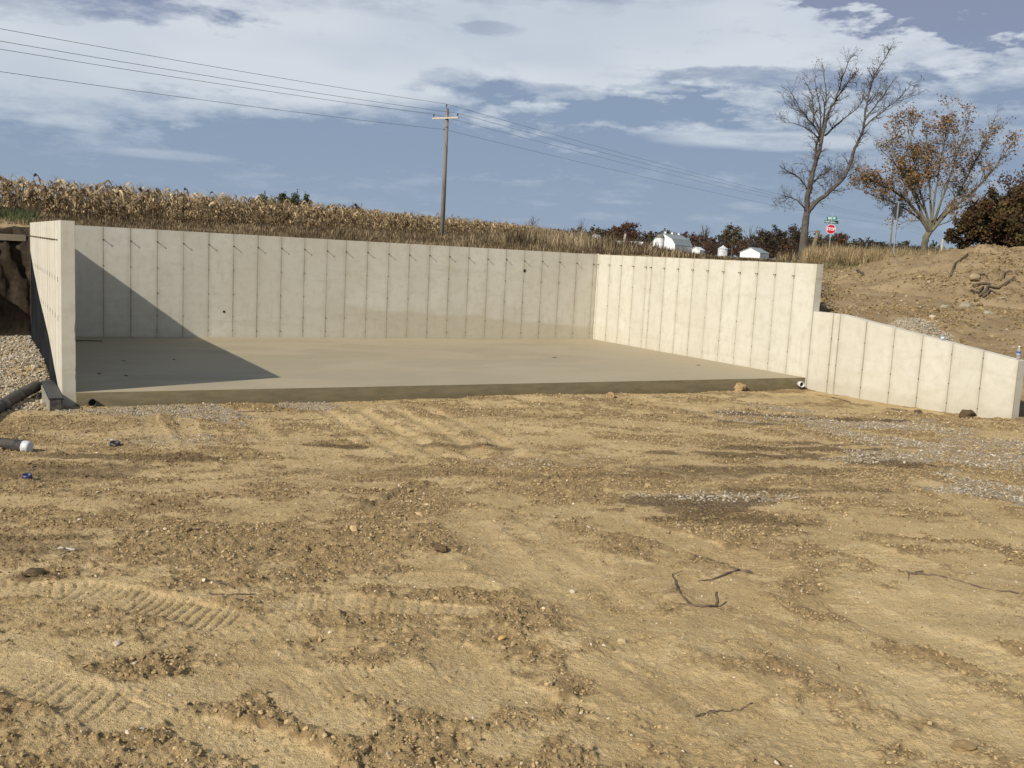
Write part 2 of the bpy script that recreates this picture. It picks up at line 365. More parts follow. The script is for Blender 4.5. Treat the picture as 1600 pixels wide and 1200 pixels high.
def voro(g, v, sc, out='Color', feature='F1'):
    n = g.new('ShaderNodeTexVoronoi', feature=feature); g.put(n.inputs['Vector'], v); n.inputs['Scale'].default_value = sc; return n.outputs[out]
def b_ground(g, p):
    P = geo_pos(g); gr, mo, gs = sepc(g, attr(g, 'Col')); rg, bk, yd = sepc(g, attr(g, 'Col2'))
    n1 = g.noise(P, .8, 5, .6, .3); n2 = g.noise(P, 5, 5, .65); n3 = g.noise(P, 45, 4, .65); n4 = g.noise(P, 160, 3, .6)
    dry = g.mix(g.ss(n1, .35, .65), (.505, .375, .192), (.405, .290, .142))
    dry = g.mix(g.m('MULTIPLY', g.ss(n2, .45, .7), .5), dry, (.61, .475, .27))
    rgh = g.mix(g.ss(n2, .35, .65), (.235, .163, .078), (.330, .235, .118))
    c = g.mix(g.ss(g.m('ADD', rg, g.m('MULTIPLY', g.m('SUBTRACT', n3, .5), .8)), .15, .75), dry, rgh)
    c = g.mix(g.m('MULTIPLY', g.ss(n3, .55, .75), .45), c, (.17, .12, .068))
    c = g.mix(g.m('MULTIPLY', g.ss(n4, .6, .72), .35), c, (.54, .45, .31))
    vc = voro(g, P, 38); v1, v2, v3 = sepc(g, vc)
    gcol = g.mix(v1, (.24, .20, .145), (.60, .53, .42)); gcol = g.mix(g.ss(v2, .6, .9, 0., .6), gcol, (.40, .31, .19))
    gm = g.ss(g.m('ADD', gr, g.m('MULTIPLY', g.m('SUBTRACT', n2, .5), .9)), .35, .65)
    c = g.mix(g.m('MULTIPLY', gm, .85), c, g.mix(.30, gcol, c))
    mm = g.ss(g.m('ADD', mo, g.m('MULTIPLY', g.m('SUBTRACT', g.m('ADD', g.m('MULTIPLY', n2, .6), g.m('MULTIPLY', n3, .4)), .5), 1.9)), .3, .85)
    c = g.mix(g.m('MULTIPLY', mm, .85), c, (.125, .085, .045))
    earth = g.mix(g.ss(n2, .35, .65), (.030, .022, .015), (.062, .045, .029))  # dark moist bank earth, darkened further to stand in for the bank's shade
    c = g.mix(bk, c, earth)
    yc = g.mix(g.ss(n1, .3, .7), (.225, .165, .092), (.315, .235, .137)); yc = g.mix(g.m('MULTIPLY', g.ss(n3, .55, .75), .5), yc, (.18, .12, .07))
    c = g.mix(g.m('MULTIPLY', yd, g.m('SUBTRACT', 1., bk)), c, yc)
    c = g.mix(gs, c, g.mix(g.ss(n2, .3, .7), (.15, .11, .055), (.27, .20, .11)))
    g.put(p.inputs['Base Color'], c); g.put(p.inputs['Roughness'], .93); p.inputs['Specular IOR Level'].default_value = .15
    h = g.m('ADD', g.m('MULTIPLY', n3, .6), g.m('MULTIPLY', n4, .25)); h = g.m('ADD', h, g.m('MULTIPLY', g.m('MULTIPLY', gm, voro(g, P, 38, 'Distance')), .9))
    bump(g, p, h, .026, 1.)
M = {}
M['ground'] = mat('ground_dirt', b_ground)
def b_conc(base, tint, dirt):
    def f(g, p):
        P = geo_pos(g); n1 = g.noise(P, .7, 5, .6, .4); n2 = g.noise(P, 4.5, 6, .65, .2); n3 = g.noise(P, 60, 4, .6)
        oi = g.new('ShaderNodeObjectInfo').outputs['Random']
        streak = g.noise(g.vm('MULTIPLY', P, (5., 5., .55)), 1.6, 5, .6)
        lay = g.noise(g.vm('MULTIPLY', P, (.35, .35, 3.2)), 1.5, 5, .6, .8)
        c = g.mix(g.ss(n1, .3, .7), base, tint)
        c = g.mix(g.m('MULTIPLY', g.ss(n2, .42, .72), .42), c, dirt)
        c = g.mix(g.m('MULTIPLY', g.ss(lay, .52, .70), .26), c, dirt)
        c = g.mix(g.m('MULTIPLY', g.ss(streak, .56, .75), .30), c, tuple(q*.78 for q in dirt))
        c = g.mix(g.m('MULTIPLY', oi, .30), c, tuple(q*.8 for q in tint))
        c = g.mix(g.m('MULTIPLY', g.ss(n3, .58, .72), .22), c, tuple(q*.55 for q in dirt))
        v = voro(g, P, 15, 'Distance'); keep = g.ss(g.noise(P, 2.1, 3, .5), .54, .62)
        hole = g.m('MULTIPLY', g.ss(v, .10, .045), keep)
        c = g.mix(g.m('MULTIPLY', hole, .75), c, (.12, .10, .07))
        sx, sw, sf = sepc(g, attr(g, 'Col')); dd = g.m('MULTIPLY', g.m('MINIMUM', sx, g.m('SUBTRACT', 1., sx)), sw)
        zn = g.noise(g.vm('MULTIPLY', P, (9., 9., 2.2)), 1.0, 5, .7); stn = g.m('MULTIPLY', g.ss(g.m('ADD', dd, g.m('MULTIPLY', g.m('SUBTRACT', zn, .5), -.045)), .026, .0), sf)
        wide = g.m('MULTIPLY', g.m('MULTIPLY', g.ss(g.m('ADD', dd, g.m('MULTIPLY', g.m('SUBTRACT', n2, .5), -.12)), .13, .0), sf), .30)
        c = g.mix(g.m('MULTIPLY', g.m('MULTIPLY', stn, .55), g.ss(g.noise(P, 1.1, 2, .5), .38, .60, .25, 1.)), c, tuple(q*.60 for q in dirt)); c = g.mix(wide, c, tuple(q*.9 for q in dirt))
        xs3 = g.new('ShaderNodeSeparateXYZ'); g.put(xs3.inputs[0], P)
        line = g.m('ADD', g.m('MULTIPLY', xs3.outputs[0], -.055), g.m('ADD', .42, g.m('MULTIPLY', g.m('SUBTRACT', g.noise(g.vm('MULTIPLY', P, (.5, .5, .1)), 1.2, 3, .5), .5), .5)))
        band = g.m('MULTIPLY', g.ss(g.m('SUBTRACT', line, xs3.outputs[2]), -.03, .10), g.ss(xs3.outputs[0], -9.5, -6.5)); band = g.m('MULTIPLY', band, g.ss(xs3.outputs[1], -.05, -.02, 0., .42) if False else g.ss(g.m('ABSOLUTE', xs3.outputs[1]), .06, .03, .12, .45))
        c = g.mix(band, c, (.40, .34, .22)); c = g.mix(g.m('MULTIPLY', g.ss(xs3.outputs[2], .12, -.1), .35), c, tuple(q*.8 for q in dirt))
        g.put(p.inputs['Base Color'], c); p.inputs['Roughness'].default_value = .85; p.inputs['Specular IOR Level'].default_value = .25
        bump(g, p, g.m('SUBTRACT', g.m('ADD', g.m('MULTIPLY', n3, .25), g.m('MULTIPLY', n2, .5)), hole), .006, .6)
    return f
M['concrete'] = mat('cast_concrete', b_conc((.60, .572, .492), (.55, .515, .422), (.42, .38, .285)))
M['joint'] = mat('joint_concrete', b_conc((.30, .25, .18), (.25, .205, .14), (.19, .15, .10)))
def b_slab(g, p):
    P = geo_pos(g); n1 = g.noise(g.vm('MULTIPLY', P, (.45, 1., 1.)), .55, 4, .55, 1.2); n2 = g.noise(g.vm('MULTIPLY', P, (.5, 3., 1.)), 1.6, 6, .65, .5); n3 = g.noise(P, 70, 3, .6)
    n4 = g.noise(P, 6, 5, .6)
    c = g.mix(g.ss(n1, .40, .60), (.365, .308, .208), (.330, .278, .183)); c = g.mix(g.m('MULTIPLY', g.ss(n2, .45, .7), .30), c, (.40, .345, .24))
    c = g.mix(g.m('MULTIPLY', g.ss(n4, .6, .75), .3), c, (.24, .20, .125)); c = g.mix(g.m('MULTIPLY', g.ss(n3, .55, .7), .15), c, (.2, .165, .1))
    g.put(p.inputs['Base Color'], c); g.put(p.inputs['Roughness'], g.ss(n1, .4, .6, .75, .5)); p.inputs['Specular IOR Level'].default_value = .25
    bump(g, p, g.m('ADD', g.m('MULTIPLY', n3, .3), n2), .003, .5)
M['slab'] = mat('floated_concrete', b_slab)
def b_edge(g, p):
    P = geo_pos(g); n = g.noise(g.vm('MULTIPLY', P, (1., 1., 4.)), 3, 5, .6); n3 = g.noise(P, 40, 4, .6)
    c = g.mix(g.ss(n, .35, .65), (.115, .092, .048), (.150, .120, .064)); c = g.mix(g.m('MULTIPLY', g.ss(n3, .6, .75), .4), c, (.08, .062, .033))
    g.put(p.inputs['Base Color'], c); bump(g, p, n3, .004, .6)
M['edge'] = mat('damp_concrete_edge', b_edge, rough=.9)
def b_tar(g, p):
    P = geo_pos(g); n = g.noise(g.vm('MULTIPLY', P, (3., 1.2, .5)), 2.4, 5, .6); n3 = g.noise(P, 50, 3, .6)
    g.put(p.inputs['Base Color'], g.mix(g.ss(n, .4, .7), (.006, .007, .009), (.020, .024, .030))); g.put(p.inputs['Roughness'], .85); p.inputs['Specular IOR Level'].default_value = .1; bump(g, p, n3, .003, .5)
M['tar'] = mat('bitumen_coating', b_tar)
M['rust'] = mat('rusty_steel', color=(.10, .065, .04), rough=.8, metal=.3)
M['dark'] = mat('dark_hole', color=(.015, .013, .010), rough=1)
def b_speck(c1, c2, sc=8, bsc=30, bd=.004, stretch=(1,1,1), r=.85):
    def f(g, p):
        P = g.vm('MULTIPLY', g.new('ShaderNodeTexCoord').outputs['Object'], stretch); n = g.noise(P, sc, 5, .65); n3 = g.noise(P, bsc, 4, .6)
        oi = g.new('ShaderNodeObjectInfo').outputs['Random']
        c = g.mix(g.ss(g.m('ADD', n, g.m('MULTIPLY', g.m('SUBTRACT', oi, .5), .15)), .35, .65), c1, c2); c = g.mix(g.m('MULTIPLY', g.ss(n3, .55, .75), .4), c, tuple(q*.5 for q in c1))
        g.put(p.inputs['Base Color'], c); g.put(p.inputs['Roughness'], r); bump(g, p, n3, bd, .7)
    return f
M['bark'] = mat('grey_bark', b_speck((.065, .055, .045), (.125, .108, .088), 3, 12, .03, (3, 3, .6)))
M['bark_olive'] = mat('olive_bark', b_speck((.10, .085, .05), (.19, .17, .11), 3, 12, .02, (3, 3, .6)))
M['bark_dark'] = mat('dark_bark', b_speck((.06, .05, .042), (.11, .09, .075), 1, 4, .03))
M['wood'] = mat('weathered_wood', b_speck((.115, .105, .09), (.20, .185, .16), 2, 25, .004, (6, 6, .7)))
M['wood_pale'] = mat('pale_weathered_wood', b_speck((.36, .32, .26), (.48, .44, .37), 2, 25, .004, (6, 6, .7)))
M['root'] = mat('root_bark', b_speck((.075, .052, .034), (.15, .11, .075), 20, 60, .003))
M['galv'] = mat('galvanised_steel', b_speck((.35, .36, .37), (.46, .47, .48), 6, 40, .001, r=.45), metal=.5)
M['wire'] = mat('aluminium_wire', color=(.16, .165, .18), rough=.6)
M['porcelain'] = mat('porcelain', color=(.10, .09, .09), rough=.3)
M['black_plastic'] = mat('black_plastic', b_speck((.014, .015, .016), (.04, .04, .042), 12, 60, .001, r=.5))
M['dusty_plastic'] = mat('dusty_black_plastic', b_speck((.035, .033, .03), (.10, .088, .07), 14, 50, .001, r=.7))
M['white_tape'] = mat('white_tape', b_speck((.48, .49, .5), (.62, .63, .64), 20, 60, .002, r=.5))
M['pvc'] = mat('white_plastic_pipe', b_speck((.55, .53, .48), (.68, .66, .62), 10, 40, .001, r=.5))
M['blue_plastic'] = mat('blue_plastic', color=(.03, .035, .10), rough=.45)
def b_attr(r=.9, trans=0., spec=.1):
    def f(g, p):
        g.put(p.inputs['Base Color'], attr(g, 'Col')); p.inputs['Roughness'].default_value = r; p.inputs['Specular IOR Level'].default_value = spec
        if trans:
            o = g.nt.nodes['Material Output']; t = g.new('ShaderNodeBsdfTranslucent'); g.put(t.inputs[0], attr(g, 'Col'))
            mx = g.new('ShaderNodeMixShader'); mx.inputs[0].default_value = trans; g.put(mx.inputs[1], p.outputs[0]); g.put(mx.inputs[2], t.outputs[0]); g.put(o.inputs[0], mx.outputs[0])
    return f
M['clod'] = mat('earth_and_stone', b_attr(.95))
M['leaf'] = mat('dry_leaf', b_attr(.8, .25)); M['corn'] = mat('dry_corn', b_attr(.7, .2, .2)); M['grass'] = mat('dry_grass', b_attr(.85, .2))
# ------------------------------------------------------------------ ground
def grid_faces(n, m):
    i = np.arange(n-1)[:, None]*m; j = np.arange(m-1)[None]
    return np.stack([i+j, i+j+1, i+m+j+1, i+m+j], -1).reshape(-1, 4)
GV = []; GF = []; gn = 0
def add_patch(X, Y, keepf=None, detail=True, flip=False):
    global gn
    n, m = X.shape; x = X.ravel(); y = Y.ravel()
    F = grid_faces(n, m)
    if keepf is not None: F = F[keepf(F)]
    if flip: F = F[:, ::-1]
    u, inv = np.unique(F, return_inverse=True); inv = inv.reshape(F.shape); x = x[u]; y = y[u]
    z, rg, gr, mo, sm, bank, yd = full_height(x, y, detail)
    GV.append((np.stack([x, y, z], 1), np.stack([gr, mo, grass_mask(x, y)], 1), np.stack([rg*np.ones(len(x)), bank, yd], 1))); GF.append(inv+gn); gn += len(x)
rr = np.concatenate([np.geomspace(.3, 3.0, 14)[:-1], np.exp(np.concatenate([np.arange(math.log(3.0), math.log(7.5), .0027), np.arange(math.log(7.5), math.log(27), .0056)])), np.geomspace(27.2, 60, 40), np.geomspace(64, 3500, 26)])
ang = np.concatenate([np.radians(np.arange(-180, -31, 3.)), np.arange(-.53, .53, .0016), np.radians(np.arange(31, 181, 3.))])
A_, Rr = np.meshgrid(YAW+ang, rr)
Xo = CAM[0]+Rr*np.sin(A_); Yo = CAM[1]+Rr*np.cos(A_); fxo = Xo.ravel(); fyo = Yo.ravel()
add_patch(np.minimum(Xo, XR-1e-4), np.minimum(Yo, YB-1e-4), lambda F: ~((fxo[F] > XR).all(1) | (fyo[F] > YB).all(1) | ((fxo[F] > XR) & (fyo[F] > YB)).any(1)), flip=True)
def axis(*segs):
    out = []
    for a, b, s in segs: out.append(np.arange(a, b-1e-9, s))
    return np.concatenate(out+[[segs[-1][1]]])
gx = np.concatenate([-np.geomspace(3500, 26, 30), axis((-25, -19, .5), (-19, -15.3, .08), (-15.3, .1, .4), (.1, 30, .2), (30, 60, 1)), np.geomspace(62, 3500, 40)])
gy = np.concatenate([axis((.1, 3, .08), (3, 22, .2), (22, 60, .8)), np.geomspace(61, 3500, 60)])
add_patch(*np.meshgrid(gx, gy))
gx = np.concatenate([axis((.1, 3.5, .05), (3.5, 26, .1)), np.geomspace(27, 3500, 40)])
gy = np.concatenate([-np.geomspace(3500, 22, 30), axis((-21, -16, .25), (-16, .1, .08))])
add_patch(*np.meshgrid(gx, gy))
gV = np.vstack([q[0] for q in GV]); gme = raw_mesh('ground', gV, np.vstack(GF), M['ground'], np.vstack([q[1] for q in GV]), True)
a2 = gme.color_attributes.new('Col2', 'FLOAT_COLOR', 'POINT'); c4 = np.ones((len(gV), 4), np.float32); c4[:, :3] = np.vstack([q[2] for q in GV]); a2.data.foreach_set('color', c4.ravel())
tag(obj('ground', gme), kind='structure')
def gz(x, y):
    z = full_height(np.atleast_1d(np.asarray(x, float)), np.atleast_1d(np.asarray(y, float)))[0]; return z
def gz1(x, y): return float(gz(x, y)[0])

# ------------------------------------------------------------------ slab
WL, WT, TW = 15.422, 2.609, .195      # back wall length, wall height, wall thickness
YS, YN = -8.876, -8.843               # slab front, left wall's near end
sl = obj('floor_slab', raw_mesh('floor_slab', boxv(-WL, 0, YS+.004, 0, -.32, 0), BOXF, M['slab'])); tag(sl, kind='structure')
e = MB()
n = 120; xs = np.linspace(-WL+.002, -.002, n); zt = -.004*np.ones(n); yy = YS-.003-.010*(fbm(xs, xs*0, 1.2, 3)-.4); zb_ = np.full(n, -.38)
e.add(np.concatenate([np.stack([xs, yy, zt], 1), np.stack([xs, yy+.0, zb_], 1), np.stack([xs, yy*0+YS+.004, zt], 1)]),
      np.vstack([np.stack([np.arange(n-1), np.arange(n-1)+n, np.arange(1, n)+n, np.arange(1, n)], 1), np.stack([np.arange(n-1), np.arange(1, n), np.arange(1, n)+2*n, np.arange(n-1)+2*n], 1)]))
e.build('slab_edge', M['edge'], sl, True)
# ------------------------------------------------------------------ concrete walls
TIEZ = [2.31, 1.70, 1.09, .53, .18]
def make_wall(label, loc):
    return tag(empty('concrete_wall', loc, label, 'wall', 'cast concrete foundation walls'), kind='thing')
tie_me = {}
def tie_mesh(dirn, L=.075):
    if (dirn, L) in tie_me: return tie_me[(dirn, L)]
    b = MB(); d = np.array(dirn, float)
    b.tube([-.01*d, .35*L*d, L*d], [.010, .009, .0085], 5)
    side = np.cross(d, [0, 0, 1.]); hw = .016
    b.tube([L*d*.94-np.array([0, 0, hw]), L*d*.94+np.array([0, 0, hw])], .007, 4); b.tube([0*d, .008*d], .018, 6)
    tie_me[(dirn, L)] = b.mesh('form_tie', M['rust']); return tie_me[(dirn, L)]
P_ = .6096
# back wall
bw = make_wall('long pale concrete back wall across the far side of the slab', (-WL/2, .05, 0))
def child(o, par):
    o.parent = par; o.matrix_parent_inverse = par.matrix_world.inverted() if False else Matrix.Translation(-par.location)
    return o
child(box('core', (-WL-TW+.001, TW-.001, .006, TW, -.35, WT-.004), M['joint']), bw)
seams = []; s = .135
for i in range(24):
    if i: s += .5209 if i == 14 else P_
    seams.append(-s)
xs_ = [-.001]+seams+[-WL+.001]
GAP = .0062
def wob_panel(a0, a1, z0, z1, axis_, face, back, topf=None, gk=1.):
    """one cast panel with a slightly uneven face, edges a hair out of line"""
    j = rng.uniform(-.0025, .0025, 4); pr = rng.uniform(-.0015, .0015)
    f0 = face+pr; g_ = gk*GAP/2*rng.uniform(.6, 1.4)
    lo, hi = min(a0, a1)+g_, max(a0, a1)-g_
    zt0 = z1 if topf is None else topf(lo); zt1 = z1 if topf is None else topf(hi)
    V = []
    for (aa, zt_) in ((lo, zt0), (hi, zt1)):
        for dd in (f0, back):
            for z in (z0, zt_): V.append((aa, dd, z) if axis_ == 'x' else (dd, aa, z))
    V = np.array(V); F = np.array([[0,1,5,4],[2,6,7,3],[1,3,7,5],[0,4,6,2],[0,2,3,1],[4,5,7,6]])
    if (axis_ == 'x') != (face < back): F = F[:, ::-1]
    # orient all faces outwards
    c = V.mean(0); G = []
    for q in F:
        nrm = np.cross(V[q[1]]-V[q[0]], V[q[2]]-V[q[0]]); G.append(q if np.dot(nrm, V[q].mean(0)-c) > 0 else q[::-1])
    return V, np.array(G)
def panel(name, V, F, lo, hi, ax):
    q = np.zeros((8, 3)); q[:, 0] = (V[:, ax]-V[:, ax].min())/max(1e-6, np.ptp(V[:, ax])); q[:, 1] = np.ptp(V[:, ax]); q[:, 2] = 1
    return obj(name, raw_mesh(name, V, F, M['concrete'], q))
for a, b in zip(xs_[:-1], xs_[1:]):
    V, F = wob_panel(a, b, -.3, WT, 'x', 0.0, .02); child(panel('panel', V, F, a, b, 0), bw)
sb = MB()
for x in seams:
    child(obj('form_tie', tie_mesh((0, -1, 0)), None, (x, .0, TIEZ[0]+rng.uniform(-.01, .01))), bw)
    for z in TIEZ[1:]:
        if rng.random() < .93: sb.tube([(x, .01, z+rng.uniform(-.02, .02)), (x, -.006-.008*rng.random(), z)], .011*rng.uniform(.6, 1.2), 5)
child(tag(sb.build('tie_stub', M['rust']), kind='stuff'), bw)
def ring_hole(par, x, z, r, mt, rim):
    t = np.linspace(0, 2*math.pi, 15)[:-1]; b = MB()
    b.tube([(x, -.006, z), (x, -.001, z)], r, 14); o = child(b.build('hole', M['dark']), par)
    b = MB(); V = []; n_ = len(t)
    for (ra, y) in ((r, -.007), (r*1.22, -.007), (r*1.22, .0), (r, .0)): V += [(x+ra*math.cos(q), y, z+ra*math.sin(q)) for q in t]
    Q = [[k*n_+i, k*n_+(i+1) % n_, ((k+1) % 4)*n_+(i+1) % n_, ((k+1) % 4)*n_+i] for k in range(4) for i in range(n_)]
    b.add(V, Q); child(b.build('hole_rim', rim), par)
ring_hole(bw, -2.556, 2.015, .042, M['dark'], M['joint']); ring_hole(bw, -11.24, .65, .028, M['joint'], M['joint'])
# left wall
lw = make_wall('pale concrete wall at the left, its end towards us, black coating outside', (-WL-TW/2, YN/2, 0))
child(box('core', (-WL-TW+.006, -WL-.006, YN+.006, -.002, -.35, WT-.004), M['joint']), lw)
# near end face: one panel with chipped inner edge
nz = 70; zs = np.linspace(-.33, WT, nz); ch = .004+.014*np.maximum(0, fbm(zs, zs*0, 9, 3, seed=3)-.5)*4*(1-sst(zs, 1.1, 1.6)*.8)
V = []; 
for z, c_ in zip(zs, ch): V += [(-WL-TW, YN, z), (-WL-c_, YN, z), (-WL, YN+c_*1.2, z), (-WL, YN+.05, z), (-WL-TW, YN+.05, z)]
Q = [[i*5+k, i*5+(k+1) % 5, (i+1)*5+(k+1) % 5, (i+1)*5+k] for i in range(nz-1) for k in range(5)]
b = MB(); b.add(V, Q); k0 = (nz-1)*5; b.add([V[k0+i] for i in range(5)], None, [[0, 1, 2], [0, 2, 3], [0, 3, 4]]); child(b.build('end_face', M['concrete']), lw)
ys = [YN+.052]; 
while ys[-1]+P_ < -.1: ys.append(ys[-1]+P_)
ys.append(-.002)
for a, b_ in zip(ys[:-1], ys[1:]):
    V, F = wob_panel(a, b_, -.3, WT, 'y', -WL-TW, -WL-TW+.02); child(panel('panel', V, F, a, b_, 1), lw)
    V, F = wob_panel(a, b_, -.3, WT, 'y', -WL, -WL-.02); child(panel('panel', V, F, a, b_, 1), lw)
sb = MB()
cl_y = [.4, -1.12, -2.94, -5.75, -8.19, -8.84]; cl_z = [2.08, 1.62, 1.16, .62, -.08, -.28]
for y in ys[1:-1]:
    child(obj('form_tie', tie_mesh((-1, 0, 0)), None, (-WL-TW, y, TIEZ[0])), lw); child(obj('form_tie', tie_mesh((1, 0, 0), .04), None, (-WL, y, TIEZ[0])), lw)
    for z in TIEZ[1:]:
        if z > 1 and z > .1+np.interp(-y, [-q for q in cl_y], cl_z): sb.box(-WL-TW-.005, -WL-TW+.004, y-.006, y+.006, z-.04, z+.04)
        sb.tube([(-WL-.01, y, z), (-WL+.008, y, z)], .010, 5)
child(tag(sb.build('tie_stub', M['rust']), kind='stuff'), lw)
# black coating below the future ground line
V = []; yc = np.linspace(0, YN+.02, 60)
for y in yc:
    zt_ = float(np.interp(-y, [-q for q in cl_y], cl_z))+.012*(float(fbm(y, 0., 6, 2))-.5)
    for xx in (-WL-TW-.006, -WL-TW+.003):
        for z in (-.4, zt_): V.append((xx, y, z))
Q = []
for i in range(59):
    a = i*4; b_ = a+4
    Q += [[a, a+1, b_+1, b_], [a+1, a+3, b_+3, b_+1], [a+3, a+2, b_+2, b_+3]]
Q += [[0, 2, 3, 1], [236, 237, 239, 238]]
b = MB(); b.add(V, Q); o = child(b.build('coating', M['tar']), lw); o['label'] = 'black waterproof coating with a slanting upper edge'
# right wall and its stepped wing wall
rw = make_wall('sunlit concrete wall on the right with a low sloping wing', (TW/2, -7, 0))
YE, YW = -8.92, -14.02
def wing_top(y): return float(np.interp(-y, [8.9, 9.72, 14.02], [1.535, 1.535, 1.012]))
child(box('core', (.006, TW-.001, YE+.008, -.001, -.35, WT-.004), M['joint']), rw)
V = np.array([[x, y, z] for y in (YW+.006, -9.72, YE+.006) for x in (.006, TW-.002) for z in (-.35, wing_top(y)-.004)])
b = MB(); b.add(V, [[0,1,5,4],[4,5,9,8],[2,6,7,3],[6,10,11,7],[1,3,7,5],[5,7,11,9],[0,2,3,1]]); child(b.build('wing_core', M['joint']), rw)
sy = [-.001]; s = .0851
for i in range(15):
    if i: s += .2348 if i == 5 else P_
    sy.append(-s)
sy.append(YE)
for a, b_ in zip(sy[:-1], sy[1:]):
    V, F = wob_panel(a, b_, -.35 if b_ != YE else 1.50, WT, 'y', 0., .02)
    if b_ == YE: V, F = wob_panel(a, b_, -.35, WT, 'y', 0., .02)
    child(panel('panel', V, F, a, b_, 1), rw)
V, F = wob_panel(0.022, TW, 1.53, WT, 'x', YE, YE+.02); V[:, 0] = np.clip(V[:, 0], .0205, TW); child(obj('end_face', raw_mesh('end_face', V, F, M['concrete'])), rw)
b = MB(); b.box(.0, TW+.003, YE-.006, YE+.0, 2.28, 2.30); child(b.build('form_line', M['concrete']), rw)
wy = [YE-.004, -9.54, -9.74, -10.48, -11.22, -11.92, -12.62, -13.30, YW]
for a, b_ in zip(wy[:-1], wy[1:]):
    V, F = wob_panel(a, b_, -.45, 1, 'y', 0., .03, wing_top, 2.2); child(panel('wing_panel', V, F, a, b_, 1), rw)
b = MB(); Vt = np.array([[x, y, wing_top(y)+dz] for y in (YW+.004, -9.72, YE-.004) for x in (.031, TW) for dz in (-.02, 0)])
b.add(Vt, [[1,3,7,5],[5,7,11,9],[2,6,7,3],[6,10,11,7],[0,2,3,1]]); child(b.build('wing_cap', M['concrete']), rw)
b = MB(); nzz = 30; zs = np.linspace(-.45, 1.005, nzz); V = []
for z in zs:
    c_ = .004+.02*max(0, float(fbm(z, 3., 7, 2))-.5)
    V += [(.031, YW+.006, z), (c_, YW, z), (TW-c_, YW, z), (TW, YW+.02, z)]
b.add(V, [[i*4+k, i*4+k+1, (i+1)*4+k+1, (i+1)*4+k] for i in range(nzz-1) for k in range(3)]+[[(nzz-1)*4+q for q in (0, 1, 2, 3)]]); child(b.build('wing_end_face', M['concrete']), rw)
sb = MB()
for y in sy[1:-1]:
    child(obj('form_tie', tie_mesh((-1, 0, 0)), None, (0, y, TIEZ[0])), rw)
    for z in TIEZ[1:]:
        if rng.random() < .9: sb.tube([(.01, y, z+rng.uniform(-.02, .02)), (-.012, y, z)], .011*rng.uniform(.6, 1.1), 5)
for y in wy[1:-1]:
    for z in (.97, .39, -.0): 
        if z < wing_top(y)-.1: sb.tube([(.01, y, z), (-.010, y, z)], .012, 5)
child(tag(sb.build('tie_stub', M['rust']), kind='stuff'), rw)
# ------------------------------------------------------------------ clods, pebbles and gravel
def ico():
    t = (1+5**.5)/2; V = np.array([(-1,t,0),(1,t,0),(-1,-t,0),(1,-t,0),(0,-1,t),(0,1,t),(0,-1,-t),(0,1,-t),(t,0,-1),(t,0,1),(-t,0,-1),(-t,0,1)], float)
    F = np.array([(0,11,5),(0,5,1),(0,1,7),(0,7,10),(0,10,11),(1,5,9),(5,11,4),(11,10,2),(10,7,6),(7,1,8),(3,9,4),(3,4,2),(3,2,6),(3,6,8),(3,8,9),(4,9,5),(2,4,11),(6,2,10),(8,6,7),(9,8,1)])
    return V/np.linalg.norm(V[0]), F
def sub(V, F):
    V = list(map(tuple, V)); c = {}; G = []
    def mid(a, b):
        k = (min(a, b), max(a, b))
        if k not in c: q = (np.array(V[a])+np.array(V[b]))/2; V.append(tuple(q/np.linalg.norm(q))); c[k] = len(V)-1
        return c[k]
    for a, b, d in F:
        x, y, z = mid(a, b), mid(b, d), mid(d, a); G += [(a, x, z), (b, y, x), (d, z, y), (x, y, z)]
    return np.array(V), np.array(G)
ICO = ico(); ICO2 = sub(*ICO); OCT = (np.array([(1,0,0),(-1,0,0),(0,1,0),(0,-1,0),(0,0,1),(0,0,-1)], float), np.array([(0,2,4),(2,1,4),(1,3,4),(3,0,4),(2,0,5),(1,2,5),(3,1,5),(0,3,5)]))
def lumps(base, nvar, jit, seed):
    r_ = np.random.default_rng(seed); out = []
    for _ in range(nvar):
        V = base[0]*(1+r_.uniform(-jit, jit, (len(base[0]), 1)))*r_.uniform([.8, .55, .35], [1.25, 1., .8]); out.append((V, base[1]))
    return out
def rotz_xyz(n, r_, tilt=.5):
    a = r_.uniform(0, 6.283, n); b = r_.normal(0, tilt, n); c = r_.normal(0, tilt, n)
    ca, sa, cb, sb_, cc, sc = np.cos(a), np.sin(a), np.cos(b), np.sin(b), np.cos(c), np.sin(c)
    Rz = np.stack([ca, -sa, 0*a, sa, ca, 0*a, 0*a, 0*a, 1+0*a], 1).reshape(-1, 3, 3)
    Rx = np.stack([1+0*a, 0*a, 0*a, 0*a, cb, -sb_, 0*a, sb_, cb], 1).reshape(-1, 3, 3)
    Ry = np.stack([cc, 0*a, sc, 0*a, 1+0*a, 0*a, -sc, 0*a, cc], 1).reshape(-1, 3, 3)
    return Rz @ Rx @ Ry
def scatter(mb, variants, P, S, Cc, r_, tilt=.5):
    """copies of a few small shapes, merged into one mesh"""
    vi = r_.integers(0, len(variants), len(P)); Rm = rotz_xyz(len(P), r_, tilt)
    for k, (V, F) in enumerate(variants):
        m = np.nonzero(vi == k)[0]
        if not len(m): continue
        s_ = S[m]; s_ = s_[:, None, None] if s_.ndim == 1 else s_[:, None, :]
        W_ = np.einsum('nij,vj->nvi', Rm[m], V)*s_+P[m][:, None]
        nv = len(V); Fs = F[None]+(np.arange(len(m))*nv)[:, None, None]; C_ = np.repeat(Cc[m][:, None], nv, 1).reshape(-1, 3)
        kw = dict(T=Fs.reshape(-1, F.shape[1])) if F.shape[1] == 3 else dict(Q=Fs.reshape(-1, 4))
        mb.add(W_.reshape(-1, 3), C=C_, **kw)
